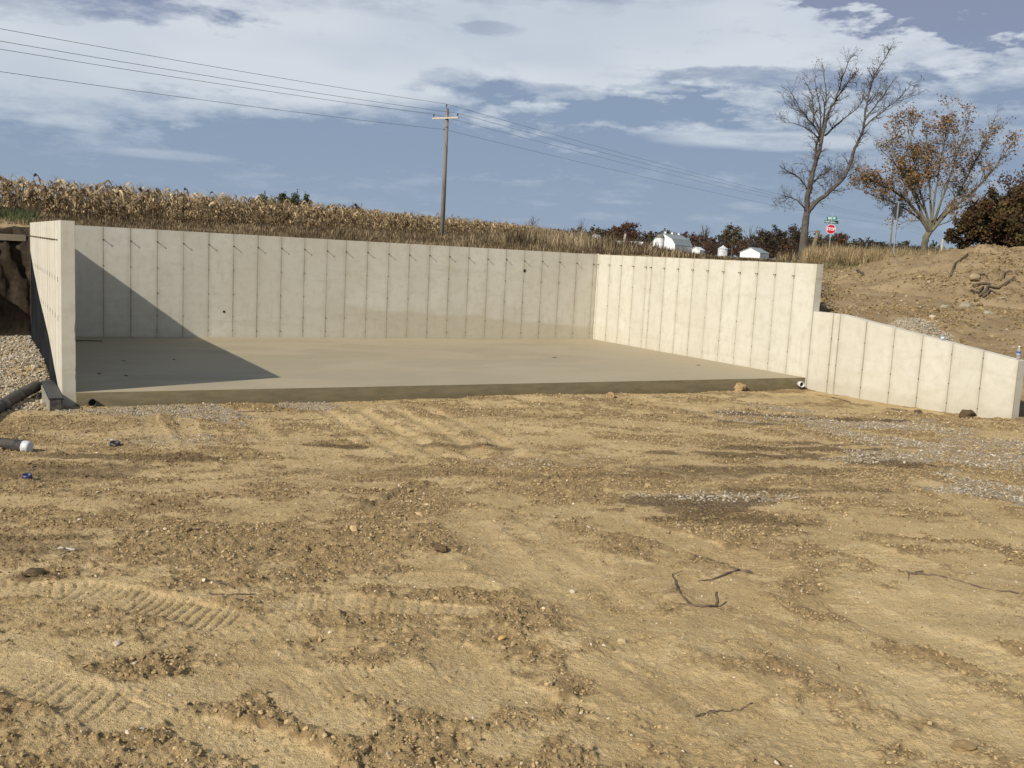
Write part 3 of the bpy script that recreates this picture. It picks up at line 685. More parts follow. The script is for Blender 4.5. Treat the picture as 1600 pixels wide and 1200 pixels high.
def dirt_col(n, r_, pale=.028):
    t = r_.random((n, 1)); c = np.array([.24, .168, .084])*(1-t)+np.array([.46, .34, .178])*t; c = c*r_.uniform(.8, 1.1, (n, 1))
    p_ = r_.random(n) < pale; c[p_] = np.array([.58, .49, .36])*r_.uniform(.75, 1.1, (p_.sum(), 1)); return c
def stone_col(n, r_):
    t = r_.random((n, 1)); c = np.array([.33, .285, .215])*(1-t)+np.array([.66, .595, .475])*t; q = r_.random(n) < .22; c[q] = np.array([.42, .32, .19]); return c
r1 = np.random.default_rng(21)
def cand(n, r0, r1_, a0=-.52, a1=.52):
    r = np.exp(r1.uniform(math.log(r0), math.log(r1_), n)); a = r1.uniform(a0, a1, n)+YAW
    x = CAM[0]+r*np.sin(a); y = CAM[1]+r*np.cos(a)
    ok = ((y < YS-.03) | (x < -WL-TW-.03)) & (x < -.03) | (x > TW+.1) & (y < -14.2); return x[ok], y[ok], r[ok]
clm = MB()
for n_, ra, rb, var, smin, smed in ((42000, 3.0, 7.5, lumps(ICO, 7, .25, 1), .003, .0052), (95000, 7.5, 20, lumps(OCT, 10, .3, 2), .0016*6, .0078)):
    x, y, r = cand(n_, ra, rb); z, rg, gr, mo, sm, bank, yd = full_height(x, y)
    keep = r1.random(len(x)) < .26+.74*np.clip(rg*1.1, 0, 1)**1.5*(1-.6*(gr > .4)); x, y, z, r, gr, mo, rg = [q[keep] for q in (x, y, z, r, gr, mo, rg)]
    S = np.clip(r1.lognormal(math.log(smed), .48, len(x)), .0, .034)*(.62+.38*np.clip(rg*1.3, 0, 1)); S = np.maximum(S, .00095*r*r1.uniform(.8, 1.5, len(x)))
    C_ = dirt_col(len(x), r1); C_ *= (1-.5*np.clip(mo, 0, 1))[:, None]
    P3 = np.stack([x, y, z+S*.15], 1); big = S > .0068; v2_ = lumps(OCT, 10, .3, 5); scatter(clm, var, P3[big], S[big], C_[big], r1); scatter(clm, v2_, P3[~big], S[~big], C_[~big], r1)
tag(clm.build('dirt_clods', M['clod']), 'crumbled dry clods and pebbles lying all over the bare yellow dirt', 'dirt clods', kind='stuff')
gvm = MB()
x, y, r = cand(90000, 9, 22); gr = pxmask(GRAVEL, x, y, 1.5); k_ = r1.random(len(x)) < np.clip((gr-.15)*1.1, 0, 1)**1.2*sst(fbm(x, y, 2.2, 4, .65, seed=61), .36, .60); x, y, r = x[k_], y[k_], r[k_]
S = np.maximum(r1.lognormal(math.log(.014), .3, len(x)), .0009*r); scatter(gvm, lumps(OCT, 8, .25, 3), np.stack([x, y, gz(x, y)+S*.25], 1), S, stone_col(len(x), r1)*.80, r1)
x = r1.uniform(-17.6, -15.65, 9000); y = r1.uniform(-9.2, .3, 9000); k_ = (bank_d(x, y) < 0)
x, y = x[k_], y[k_]; S = r1.lognormal(math.log(.019), .35, len(x)); scatter(gvm, lumps(ICO, 6, .22, 4), np.stack([x, y, gz(x, y)+S*.3], 1), S, stone_col(len(x), r1)*.78, r1)
tag(gvm.build('gravel', M['clod']), 'pale crushed gravel spread over the dirt beside the walls', 'gravel', kind='stuff')
print('clods', len(clm.V), clm.n, gvm.n)
# ------------------------------------------------------------------ placing by distance: a point seen at (px, py), b metres ahead
def at_b(px, py, b):
    d = AF+AR*(px-800)/FPX-AU*(py-600)/FPX; return CAM+d*(b/(d @ H0))
def ground_at(px, b):
    """ground point at a horizontal bearing, b metres ahead"""
    p = at_b(px, 399+.053*(px-800), b); return np.array([p[0], p[1], gz1(p[0], p[1])])
def stick_pts(lst, lift, n=None):
    out = []
    for q in lst:
        p = gp(q[0], q[1]).copy(); p[0] = min(p[0], -.06) if p[1] > -14.3 and p[0] < 1 else p[0]; out.append([p[0], p[1], gz1(p[0], p[1])+lift+(q[2] if len(q) > 2 else 0)])
    P = np.array(out)
    if len(P) > 2:   # smooth
        t = np.arange(len(P)); T = np.linspace(0, len(P)-1, len(P)*4-3); P = np.stack([np.interp(T, t, P[:, i]) for i in range(3)], 1)
        Q = P.copy(); Q[1:-1] = (P[:-2]+2*P[1:-1]+P[2:])/4; P = Q
    return P
# ------------------------------------------------------------------ dirt mound, gravel heap, plank
def heap(name, label, cat, c, ax, ay, h, rot, m, col2, seed, res=150, rough_=.12, rag=.25):
    u = np.linspace(-1.35, 1.35, res); U, V = np.meshgrid(u, u); ca, sa = math.cos(rot), math.sin(rot)
    X = c[0]+ca*U*ax-sa*V*ay; Y = c[1]+sa*U*ax+ca*V*ay
    d = np.hypot(U, V)+rag*(fbm(X, Y, .5/max(ax*.2, .3), 4, seed=seed)-.5)
    prof = (1-sst(d, 0, 1.08))**.85
    hh = h*prof*(.82+.36*fbm(X, Y, .9/max(ax*.25, .3), 3, seed=seed+1))
    hh += (rough_*.9*((1-np.abs(2*fbm(X, Y, .24/rough_, 4, .6, seed=seed+2)-1))-.6)+rough_*.75*(fbm(X, Y, .6/rough_, 4, .6, seed=seed+4)-.5))*sst(prof, 0, .1)+rough_*.4*(fbm(X, Y, 7, 3, seed=seed+3)-.5)
    z = z_base(X.ravel(), Y.ravel()).reshape(X.shape)+hh-.25*(1-sst(prof, 0, .06))
    n = res*res; cA = np.zeros((n, 3)); cA[:, 0] = col2[0]
    me = raw_mesh(name, np.stack([X.ravel(), Y.ravel(), z.ravel()], 1)-[c[0], c[1], 0], grid_faces(res, res), m, cA, True)
    a = me.color_attributes.new('Col2', 'FLOAT_COLOR', 'POINT'); q = np.ones((n, 4), np.float32); q[:, :3] = (col2[1], 0, col2[2]); a.data.foreach_set('color', q.ravel())
    o = obj(name, me, loc=(c[0], c[1], 0)); tag(o, label, cat)
    def hz(x, y):
        i = np.argmin(np.hypot(X-x, Y-y)); return float(z.ravel()[i])
    return o, hz, (X, Y, z, prof)
mc = at_b(1548, 430, 35.)
mound, mz, MG = heap('dirt_mound', 'big mound of loose brown dirt with roots sticking out, at the right edge', 'dirt pile', mc, 6.0, 8.0, 1.52, -YAW, M['ground'], (0, .7, 1), 50, 200, .24)
gc = at_b(1428, 505, 23.3); 
gheap, _, GG = heap('gravel_pile', 'small heap of pale grey gravel behind the sloping wing wall', 'gravel pile', gc, 1.15, .95, .50, 0, M['ground'], (1.0, .8, 0), 60, 110, .05)
# loose lumps on the yard, the mound and stones on the heap
ym = MB(); r2 = np.random.default_rng(5)
n_ = 42000; k = r2.uniform(.30, .60, n_); b_ = np.exp(r2.uniform(math.log(20), math.log(52), n_)); X = CAM[0]+b_*(H0[0]+k*R0[0]); Y = CAM[1]+b_*(H0[1]+k*R0[1])
ok = (X > .25) & ~((X < 1.) & (Y > -14.1) & (Y < -9)); ok &= r2.random(n_) < .12+.9*sst(fbm(X, Y, .8, 4, seed=70), .45, .62); X, Y, b_ = X[ok], Y[ok], b_[ok]
Z = gz(X, Y)
mg = np.stack([MG[0].ravel(), MG[1].ravel(), MG[2].ravel()], 1)
def mound_top(X, Y, Z):
    ca, sa = math.cos(-YAW), math.sin(-YAW); dx = X-mc[0]; dy = Y-mc[1]; U = (ca*dx+sa*dy)/6.0; V = (-sa*dx+ca*dy)/8.0
    i = np.clip(np.round((V+1.35)/2.7*199).astype(int), 0, 199); j = np.clip(np.round((U+1.35)/2.7*199).astype(int), 0, 199)
    ins = (np.abs(U) < 1.34) & (np.abs(V) < 1.34); return np.where(ins, np.maximum(Z, MG[2][i, j]), Z)
Z = mound_top(X, Y, Z)
S = np.maximum(r2.lognormal(math.log(.028), .5, len(X)), .0009*b_); C_ = dirt_col(len(X), r2, .03)*.72
scatter(ym, lumps(OCT, 8, .28, 6), np.stack([X, Y, Z+S*.2], 1), S, C_, r2)
tag(ym.build('yard_clods', M['clod']), 'clods of brown dirt strewn over the yard and the mound behind the right wall', 'dirt clods', kind='stuff')
hm = MB(); sel = r2.choice(GG[0].size, 5200, p=(lambda w: w/w.sum())(np.clip(GG[3].ravel()-.03, 0, 1)**.5))
P = np.stack([GG[0].ravel()[sel], GG[1].ravel()[sel], GG[2].ravel()[sel]], 1)+r2.normal(0, .012, (5200, 3)); S = r2.lognormal(math.log(.022), .3, 5200); C_ = stone_col(5200, r2)*.8
scatter(hm, lumps(OCT, 6, .25, 8), P-[gc[0], gc[1], 0], S, C_, r2); tag(hm.build('stones', M['clod'], gheap), kind='stuff')
def rock(name, label, px, py, s, col, seed, cat='stone', f=None, lift=.35, group=None, flat=1.):
    V, F = ICO2; r_ = np.random.default_rng(seed); jj = .42 if cat == 'dirt lump' else .18; V = V*(1+r_.uniform(-jj, jj, (len(V), 1)))*[1.15, .85, .7*flat]
    p = gp(px, py); z = gz1(p[0], p[1]) if f is None else f(p[0], p[1])
    me = raw_mesh(name, V*s, F, M['clod'], np.array(col)*r_.uniform(.85, 1.12, (len(V), 1)))
    o = obj(name, me, loc=(p[0], p[1], z+s*lift*flat), rot=(0, 0, seed)); return tag(o, label, cat, group)
rock('dirt_lump', 'dark lump of wet earth at the foot of the wing wall near its low end', 1512, 655, .14, (.10, .07, .04), 3, 'dirt lump')
rock('dirt_lump', 'smaller dark clod left of the big one below the wing wall', 1434, 648, .07, (.12, .085, .05), 4, 'dirt lump')
rock('dirt_lump', 'dark crumbly clod alone in the middle of the dirt', 688, 863, .045, (.10, .07, .04), 5, 'dirt lump'); rock('dirt_lump', 'tiny dark crumb right beside the dark middle clod', 680, 857, .03, (.10, .07, .04), 15, 'dirt lump')
rock('dirt_lump', 'dark broken clod at the left edge above the tread marks', 58, 896, .055, (.10, .075, .045), 6, 'dirt lump', flat=.7)
rock('dirt_lump', 'tan lump sticking up at the slab edge right of its middle', 1155, 612, .17, (.36, .26, .14), 7, 'dirt lump')
rock('dirt_lump', 'brown lump just left of the tan one at the slab edge', 955, 622, .10, (.30, .21, .11), 17, 'dirt lump')
rock('dirt_lump', 'crumbled brown heap at the foot of the slab near the left wall', 196, 634, .12, (.26, .19, .11), 18, 'dirt lump')
rock('stone', 'pale pebble in the clods at lower left', 183, 1007, .022, (.46, .39, .29), 8); rock('stone', 'pale yellowish stone in front of the bent root', 972, 1005, .026, (.46, .36, .2), 9)
rock('stone', 'orange pebble in the clods below the middle', 784, 998, .022, (.52, .34, .13), 10); rock('stone', 'cream stone at the top edge of the clod patch right of the middle', 895, 922, .022, (.48, .40, .28), 11)
rock('stone', 'flat brown stone among clods at lower right', 1504, 1172, .045, (.26, .18, .09), 12, flat=.6); rock('stone', 'small white stone near the bottom edge left of the middle', 222, 1138, .010, (.5, .46, .40), 13)
# plank lying on the top of the dark bank
b = MB(); b.box(-18.6, -15.66, 1.02, 1.22, 2.17, 2.32); o = b.build('plank', M['joint']); tag(o, 'dusty grey beam along the top of the dark dirt bank left of the walls', 'beam')
# ------------------------------------------------------------------ pipes
def corrugated(name, P, r, pitch, amp, m, parent=None):
    P = np.array(P, float); L = np.concatenate([[0], np.cumsum(np.linalg.norm(np.diff(P, axis=0), axis=1))]); t = np.arange(0, L[-1], pitch/4)
    Q = np.stack([np.interp(t, L, P[:, i]) for i in range(3)], 1)
    for _ in range(6): Q[1:-1] = (Q[:-2]+Q[1:-1]*2+Q[2:])/4
    R = r+amp*np.where((np.arange(len(t)) % 4) < 2, 1, -1); b = MB(); b.tube(Q, R, 14); return b.build(name, m, parent, True)
pp = empty('corrugated_pipe', (0, 0, 0), 'thick black corrugated drain pipe lying on the gravel beside the left wall', 'pipe', 'black corrugated drain pipes')
a = gp(-60, 668, .09); c = gp(0, 636, .09); d = gp(30, 617, .10); e_ = gp(58, 603, .13)
corrugated('pipe_body', [a, c, d, e_], .088, .05, .003, M['dusty_plastic'], pp); b = MB(); dd = (e_-d)/np.linalg.norm(e_-d); b.tube([e_-dd*.02, e_+dd*.002], .079, 14); b.build('pipe_mouth', M['dark'], pp)
b = MB(); b.tube([c-dd*.02, c+dd*.16], .096, 14); b.build('sleeve', M['black_plastic'], pp, True)
pp = empty('corrugated_pipe', (0, 0, 0), 'ribbed black drain pipe at the left edge with its end wrapped in white tape', 'pipe', 'black corrugated drain pipes')
a = gp(-60, 688, .07); c = gp(0, 694, .07); d = gp(38, 698, .07); e_ = gp(54, 699.5, .065)
corrugated('pipe_body', [a, c, d], .070, .034, .009, M['dusty_plastic'], pp)
b = MB(); dd = e_-d; dd = dd*.62; b.tube([d-dd*.1, d+dd*.3, d+dd*.55, d+dd*.8, d+dd, d+dd*1.02], [.074, .076, .071, .073, .055, .045], 12); b.build('tape', M['white_tape'], pp, True)
def drain_stub(label, x, y, z, rr_, m, L, yaw=0):
    t_ = empty('drain_pipe', (x, y, z), label, 'pipe', 'drain pipe ends at the slab front')
    b = MB(); n_ = 18; th = np.linspace(0, 2*math.pi, n_+1)[:-1]; V = []
    for (rad, yy_) in ((rr_, 0), (rr_, L), (rr_*.86, L), (rr_*.86, 0)): V += [(rad*math.cos(q), -yy_, rad*math.sin(q)) for q in th]
    b.add(V, [[k*n_+i, k*n_+(i+1) % n_, ((k+1) % 4)*n_+(i+1) % n_, ((k+1) % 4)*n_+i] for k in range(4) for i in range(n_)]); b.build('pipe_wall', m, t_, True)
    b = MB(); b.tube([(0, .0, 0), (0, -.012, 0)], rr_*.87, n_); b.build('pipe_bore', M['dark'], t_); t_.rotation_euler[2] = yaw; return t_
q = at_z(143, 627, -.15); drain_stub('black drain pipe end under the slab edge beside the left wall', q[0], YS-.02, -.155, .062, M['black_plastic'], .05)
drain_stub('white plastic drain pipe end at the right corner of the slab', -.20, YS-.02, -.14, .065, M['pvc'], .13, -.25)
# stay-in-place footing form beside the left wall
ff = empty('footing_form', (-15.75, -8.2, -.1), 'black ribbed footing drain form at the foot of the left wall', 'drainage form')
def chf(o, par): o.parent = par; o.matrix_parent_inverse = Matrix.Translation(-par.location); return o
F0, F1 = -9.3, -7.4
chf(box('top', (-15.83, -15.63, F0, F1, -.04, -.01), M['black_plastic'], bevel=.006), ff); chf(box('side_board', (-15.815, -15.795, F0+.01, F1, -.36, -.042), M['dusty_plastic']), ff)
chf(box('end_board', (-15.79, -15.66, F0-.0, F0+.03, -.36, -.044), M['dusty_plastic']), ff)
for i in range(10): chf(box('rib', (-15.842, -15.817, F0+.03+i*.17, F0+.085+i*.17, -.36, -.044), M['wood_pale']), ff)
# cap, lid
def ring_cap(name, label, px, py, r, h, m, cat):
    p = gp(px, py); z = gz1(p[0], p[1]); t_ = empty(name, (p[0], p[1], z), label, cat); n_ = 20; th = np.linspace(0, 2*math.pi, n_+1)[:-1]; V = []
    for rad, zz in ((r, -.01), (r*1.03, h*.5), (r, h), (r*.82, h), (r*.82, h*.35)): V += [(rad*math.cos(q), rad*math.sin(q), zz) for q in th]
    V.append((0, 0, h*.33)); b = MB(); b.add(V, [[k*n_+i, k*n_+(i+1) % n_, (k+1)*n_+(i+1) % n_, (k+1)*n_+i] for k in range(4) for i in range(n_)], [[4*n_+i, 4*n_+(i+1) % n_, 5*n_] for i in range(n_)])
    b.build('rim', m, t_, True); t_.rotation_euler = (.12, -.1, .3); return t_
ring_cap('pipe_cap', 'black round pipe cap lying on the dirt left of centre', 180, 700, .062, .06, M['black_plastic'], 'pipe cap')
ring_cap('bottle_lid', 'dark blue plastic lid half sunk in the dirt at the left edge', 43, 752, .045, .05, M['blue_plastic'], 'lid')
# ------------------------------------------------------------------ roots and sticks
def root(label, paths, m='root', lift=.006, f=None, cat='stick', name='stick', group=None):
    b = MB()
    for pts, r0, r1_ in paths:
        P = stick_pts(pts, lift) if f is None else np.array([f(q) for q in pts])
        P = P+rng.normal(0, .003, P.shape); kf = .7 if f is not None else .85; b.tube(P, np.linspace(r0, r1_, len(P))*kf*(1+rng.normal(0, .12, len(P))), 6)
    return tag(b.build(name, M[m], None, True), label, cat, group)
root('hooked dark root with one end standing up from the dirt', [([(1051, 903, .01), (1056, 922), (1066, 938), (1078, 949), (1095, 954), (1112, 953), (1119, 949)], .005, .012), ([(1119, 949, .0), (1120, 949, .04), (1118, 948, .08)], .012, .008), ([(1052, 905, .01), (1066, 901, .02)], .004, .002)], cat='root', name='root')
root('forked brown root lying flat behind the hooked one', [([(1084, 875), (1105, 876), (1125, 884), (1140, 892), (1156, 900), (1175, 903)], .004, .013), ([(1091, 911), (1112, 911), (1135, 906), (1154, 900)], .004, .009)], cat='root', name='root')
root('long thin stick with a side twig at the right of the dirt', [([(1403, 900), (1420, 904), (1450, 906), (1475, 908), (1500, 915), (1530, 924), (1560, 929), (1590, 933)], .008, .004), ([(1420, 903), (1418, 914)], .004, .002), ([(1428, 903), (1442, 897)], .006, .004)])
root('thin bent twig across the clods near the bottom right of centre', [([(1085, 1116), (1110, 1108), (1135, 1106), (1155, 1104), (1175, 1098)], .004, .0025), ([(1110, 1108), (1120, 1112)], .003, .002)])
root('short brown stick in the dark clods left of centre', [([(332, 914), (350, 918), (368, 923)], .006, .004)]); root('dark flat stick just below the short brown one', [([(325, 929), (345, 932), (400, 930)], .007, .004)])
root('tiny curled twig at lower right', [([(1301, 1034), (1312, 1040), (1308, 1049)], .003, .002)]); root('thin pale twig at lower left', [([(213, 975), (211, 988), (218, 998)], .003, .002)])
root('thin dark branch lying in front of the slab left of centre', [([(372, 641), (400, 643), (430, 641), (452, 633)], .010, .007)]); root('longer thin stick parallel to the slab left of centre', [([(390, 654), (430, 655), (470, 656), (520, 652)], .008, .005)])
root('upright twig leaning on the slab edge left of its middle', [([(641, 624), (642, 616, .05), (643, 606, .14)], .008, .004), ([(641, 624), (646, 620, .03)], .005, .004)])
root('flat pale stick in front of the slab right of centre', [([(1066, 641), (1085, 644), (1102, 646)], .016, .012)], 'wood'); root('pale twig lying across the left edge of the dirt', [([(88, 856), (100, 857), (116, 862)], .008, .010), ([(88, 872), (102, 864), (116, 861)], .003, .004)], 'wood_pale')
root('dark stick at the foot of the wing wall', [([(1300, 624), (1314, 628), (1328, 632)], .016, .010)]); root('brown sticks under the middle of the wing wall', [([(1385, 640), (1400, 642), (1418, 645)], .015, .010), ([(1392, 643), (1410, 646)], .009, .006)])
def onm(q):
    d = AF+AR*(q[0]-800)/FPX-AU*(q[1]-600)/FPX; t = np.linspace(20, 45, 1500); P = CAM+d[None]*(t/(d @ H0))[:, None]
    Z = mound_top(P[:, 0], P[:, 1], z_base(P[:, 0], P[:, 1])); i = np.argmax(P[:, 2] < Z); p = P[i]; return (p[0]-d[0]*.03, p[1]-d[1]*.03, Z[i]+.04+(q[2] if len(q) > 2 else 0))
root('dark root hanging down the middle of the dirt mound', [([(1512, 400), (1500, 408), (1492, 413), (1488, 424), (1485, 434)], .03, .05)], f=onm, cat='root', name='root')
root('tangle of thick dark roots on the right flank of the mound', [([(1520, 450), (1532, 446), (1545, 447), (1540, 458), (1530, 466)], .05, .07), ([(1545, 452), (1560, 452), (1575, 445), (1586, 436)], .06, .03), ([(1528, 432), (1538, 430), (1542, 436)], .04, .02), ([(1563, 440), (1570, 428), (1580, 426), (1590, 432)], .03, .03), ([(1518, 455), (1528, 459), (1536, 452)], .06, .04), ([(1536, 466), (1546, 456), (1556, 460)], .05, .02)], f=onm, cat='root', name='root')
root('short dark stick on the bare yard right of the tall wall end', [([(1338, 424), (1344, 428), (1350, 431)], .04, .04)], f=onm)
def rockm(label, px, py, s, c, seed):
    p = onm((px, py)); V, F = ICO2; r_ = np.random.default_rng(seed); V = V*(1+r_.uniform(-.15, .15, (len(V), 1)))*[1.3, .9, .7]
    tag(obj('stone', raw_mesh('stone', V*s, F, M['clod'], np.array(c)*r_.uniform(.85, 1.1, (len(V), 1))), loc=(p[0], p[1], p[2]-.02)), label, 'stone')
rockm('tan boulder beside the tangled roots on the mound', 1523, 436, .17, (.33, .26, .16), 2)
rockm('pale broken rock below the mound, leftmost of three', 1476, 482, .13, (.32, .28, .20), 3); rockm('wide pale broken rock below the mound, middle of three', 1510, 481, .20, (.30, .26, .19), 4); rockm('pale broken rock below the mound, rightmost of three', 1545, 493, .15, (.32, .28, .20), 5)
# ------------------------------------------------------------------ bottles on the wing wall
def lathe(prof, n_=16):
    th = np.linspace(0, 2*math.pi, n_+1)[:-1]; V = [(r*math.cos(q), r*math.sin(q), z) for r, z in prof for q in th]
    return V, [[k*n_+i, k*n_+(i+1) % n_, (k+1)*n_+(i+1) % n_, (k+1)*n_+i] for k in range(len(prof)-1) for i in range(n_)]
M['pet'] = mat('clear_plastic', color=(.85, .9, .95), rough=.08, **{'Transmission Weight': .85, 'IOR': 1.2})
M['water'] = mat('label_blue', color=(.03, .07, .30), rough=.4); M['label_white'] = mat('label_white', color=(.7, .72, .78), rough=.5)
M['red'] = mat('red_plastic', color=(.55, .05, .03), rough=.4)
yb_ = -13.93; bt = empty('water_bottle', (.10, yb_, wing_top(yb_)), 'clear water bottle with a blue label standing at the low end of the wing wall', 'bottle')
b = MB(); b.add(*lathe([(0, .003), (.030, .004), (.034, .012), (.034, .10), (.032, .11), (.034, .12), (.034, .17), (.026, .205), (.014, .225), (.013, .235)])); b.build('bottle_body', M['pet'], bt, True)
b = MB(); b.add(*lathe([(.0345, .085), (.0352, .086), (.0352, .150), (.0345, .151)])); b.build('bottle_label', M['water'], bt, True)
b = MB(); b.add(*lathe([(.0355, .095), (.0357, .096), (.0357, .108), (.0355, .109)])); b.build('label_band', M['label_white'], bt, True)
b = MB(); b.add(*lathe([(.015, .232), (.016, .234), (.016, .25), (.001, .251)])); b.build('bottle_cap', M['label_white'], bt, True)
yb_ = -12.30; bt = empty('crushed_bottle', (.09, yb_, wing_top(yb_)), 'short crushed clear bottle on the wing wall in front of the gravel heap', 'bottle')
V, Q = lathe([(0, .003), (.040, .004), (.045, .02), (.030, .045), (.036, .07), (.022, .085), (.027, .11), (.012, .125), (.012, .135)]); V = np.array(V); V[:, 0] += .012*np.sin(V[:, 2]*60); b = MB(); b.add(V, Q); b.build('bottle_body', M['pet'], bt, True)
b = MB(); b.add(*lathe([(.032, .03), (.034, .035), (.036, .065), (.033, .07)])); b.build('bottle_label', M['label_white'], bt, True)
b = MB(); b.add(*lathe([(.014, .133), (.014, .148), (.001, .149)])); b.build('bottle_cap', M['red'], bt, True)
# leaf litter on the slab
for i, (px, py, s, lb) in enumerate([(155, 584, .07, 'dark dead leaf on the slab near the left wall'), (194, 564, .05, 'small dark leaf in the shade far left on the slab'), (272, 562, .05, 'small dark leaf in the shaded part of the slab, right of two'), (867, 559, .08, 'dark leaf on the sunlit slab near the back wall'), (1092, 571, .07, 'brown leaf on the slab near the right wall'), (197, 587, .06, 'dark scrap in the front shaded part of the slab')]):
    p = at_z(px, py, .0); b = MB(); t = rng.uniform(0, 3); V = np.array([(-1, 0, .1), (-.3, .4, .3), (.4, .35, .1), (1, 0, .4), (.3, -.4, .25), (-.4, -.4, .05)])*s*[1, 1, .35]
    Rz = np.array([[math.cos(t), -math.sin(t), 0], [math.sin(t), math.cos(t), 0], [0, 0, 1]]); V = V @ Rz.T+[0, 0, .004]
    b.add(np.vstack([V, V-[0, 0, .003]]), None, [[0, 4, 1], [1, 4, 2], [2, 4, 3], [0, 5, 4], [6, 7, 10], [7, 8, 10], [8, 9, 10], [6, 10, 11]], C=(.07, .05, .03)); o = b.build('dead_leaf', M['clod']); o.location = p; tag(o, lb, 'leaf')
b = MB(); p = at_z(134, 533.5, 0); b.tube([p+[-.3, 0, .012], p+[0, .01, .02], p+[.35, -.02, .012]], .012, 6); tag(b.build('stick', M['root']), 'dark stick on the slab against the back left corner', 'stick')
# ------------------------------------------------------------------ corn, weeds and grass
r3 = np.random.default_rng(33)
def ab_xy(a, b): return CAM[0]+a*R0[0]+b*H0[0], CAM[1]+a*R0[1]+b*H0[1]
def zb1(x, y): return z_base(x, y)
def corn_variant(seed):
    r_ = np.random.default_rng(seed); V = []; F = []; C_ = []
    def quadstrip(P, Wd, side, c0, c1):
        n = len(V); k = len(P)
        for i in range(k):
            V.append(P[i]-side*Wd[i]); V.append(P[i]+side*Wd[i]); t = i/(k-1); c = c0*(1-t)+c1*t; C_.append(c); C_.append(c)
        for i in range(k-1): F.append((n+2*i, n+2*i+1, n+2*i+3, n+2*i+2))
    h = r_.uniform(.80, 1.0); lean = r_.normal(0, .05, 2)
    st = np.array([.30, .22, .12])
    top = np.array([lean[0], lean[1], h])
    for s_ in (np.array([1, 0, 0.]), np.array([0, 1, 0.])):
        quadstrip(np.array([[0, 0, -.1], top*.5, top]), [.010, .008, .004], s_, st*.8, st)
    for i in range(r_.integers(7, 10)):
        z = r_.uniform(.12, .98); az_ = r_.uniform(0, 6.28); d = np.array([math.cos(az_), math.sin(az_), 0]); side = np.array([-d[1], d[0], 0])
        L = r_.uniform(.18, .36); p0 = top*z; up = r_.uniform(.02, .16); dn = r_.uniform(.05, .30)
        P = np.array([p0, p0+d*L*.35+[0, 0, up], p0+d*L*.7+[0, 0, up-dn*.4], p0+d*L*.85+[0, 0, up-dn]]); side = side+r_.normal(0, .5, 3)
        t = r_.random(); c = np.array([.20, .125, .06])*(1-t)+np.array([.70, .55, .33])*t
        quadstrip(P, np.array([.012, .022, .018, .004])*r_.uniform(.8, 1.5), side, c*.8, c)
    for i in range(r_.integers(0, 2)):     # husk
        z = .5*h; d = np.array([math.cos(i*2.), math.sin(i*2.), 0]); quadstrip(np.array([top*.52, top*.5+d*.05-[0, 0, .02], top*.45+d*.06-[0, 0, .1]]), [.012, .024, .008], np.array([-d[1], d[0], .2]), np.array([.62, .5, .32]), np.array([.5, .38, .2]))
    for i in range(3):                     # tassel
        d = r_.normal(0, .05, 3); quadstrip(np.array([top, top+[d[0], d[1], .08], top+[d[0]*2, d[1]*2, .11]]), [.004, .004, .002], np.array([.7, .7, 0]), st, st*1.2)
    return np.array(V), np.array(F), np.array(C_)
cv = [corn_variant(100+i) for i in range(12)]
CP = []
for row in range(9):
    t = np.arange(-.62, .098, .0002); a = []; pts = []
    k = -.62
    off = row*.95*3.64
    while k < .098:
        b0 = (125.6+off)/(1-3.5*k); pts.append((k*b0, b0)); k += (.20+.10*row+.0007*b0)/b0/ (1+3.5*abs(b0*.0)) * 1.0 / math.sqrt(1+(3.5*b0/125.6*1)**2*1.0) * 1.0
    CP.append(np.array(pts))
CPa = np.vstack(CP); print('corn', len(CPa))
X, Y = ab_xy(CPa[:, 0]+r3.normal(0, .12, len(CPa)), CPa[:, 1]+r3.normal(0, .12, len(CPa))); Z = z_base(X, Y)
sc = r3.normal(1.72, .14, len(X))*(1+.12*(fbm(X, Y, .12, 3)-.5)); vi = r3.integers(0, len(cv), len(X)); az_ = r3.uniform(0, 6.28, len(X)); b = MB()
for k_, (V, F, C_) in enumerate(cv):
    m = np.nonzero(vi == k_)[0]; ca, sa = np.cos(az_[m]), np.sin(az_[m])
    W_ = np.stack([ca[:, None]*V[:, 0]-sa[:, None]*V[:, 1], sa[:, None]*V[:, 0]+ca[:, None]*V[:, 1], np.broadcast_to(V[:, 2], (len(m), len(V)))], -1)*sc[m][:, None, None]+np.stack([X[m], Y[m], Z[m]], 1)[:, None]
    b.add(W_.reshape(-1, 3), (F[None]+(np.arange(len(m))*len(V))[:, None, None]).reshape(-1, 4), C=(C_[None]*r3.uniform(.75, 1.15, (len(m), 1, 1))).reshape(-1, 3))
tag(b.build('corn_field', M['corn']), 'standing dry brown corn in rows along the rise behind the back wall', 'corn', kind='stuff')
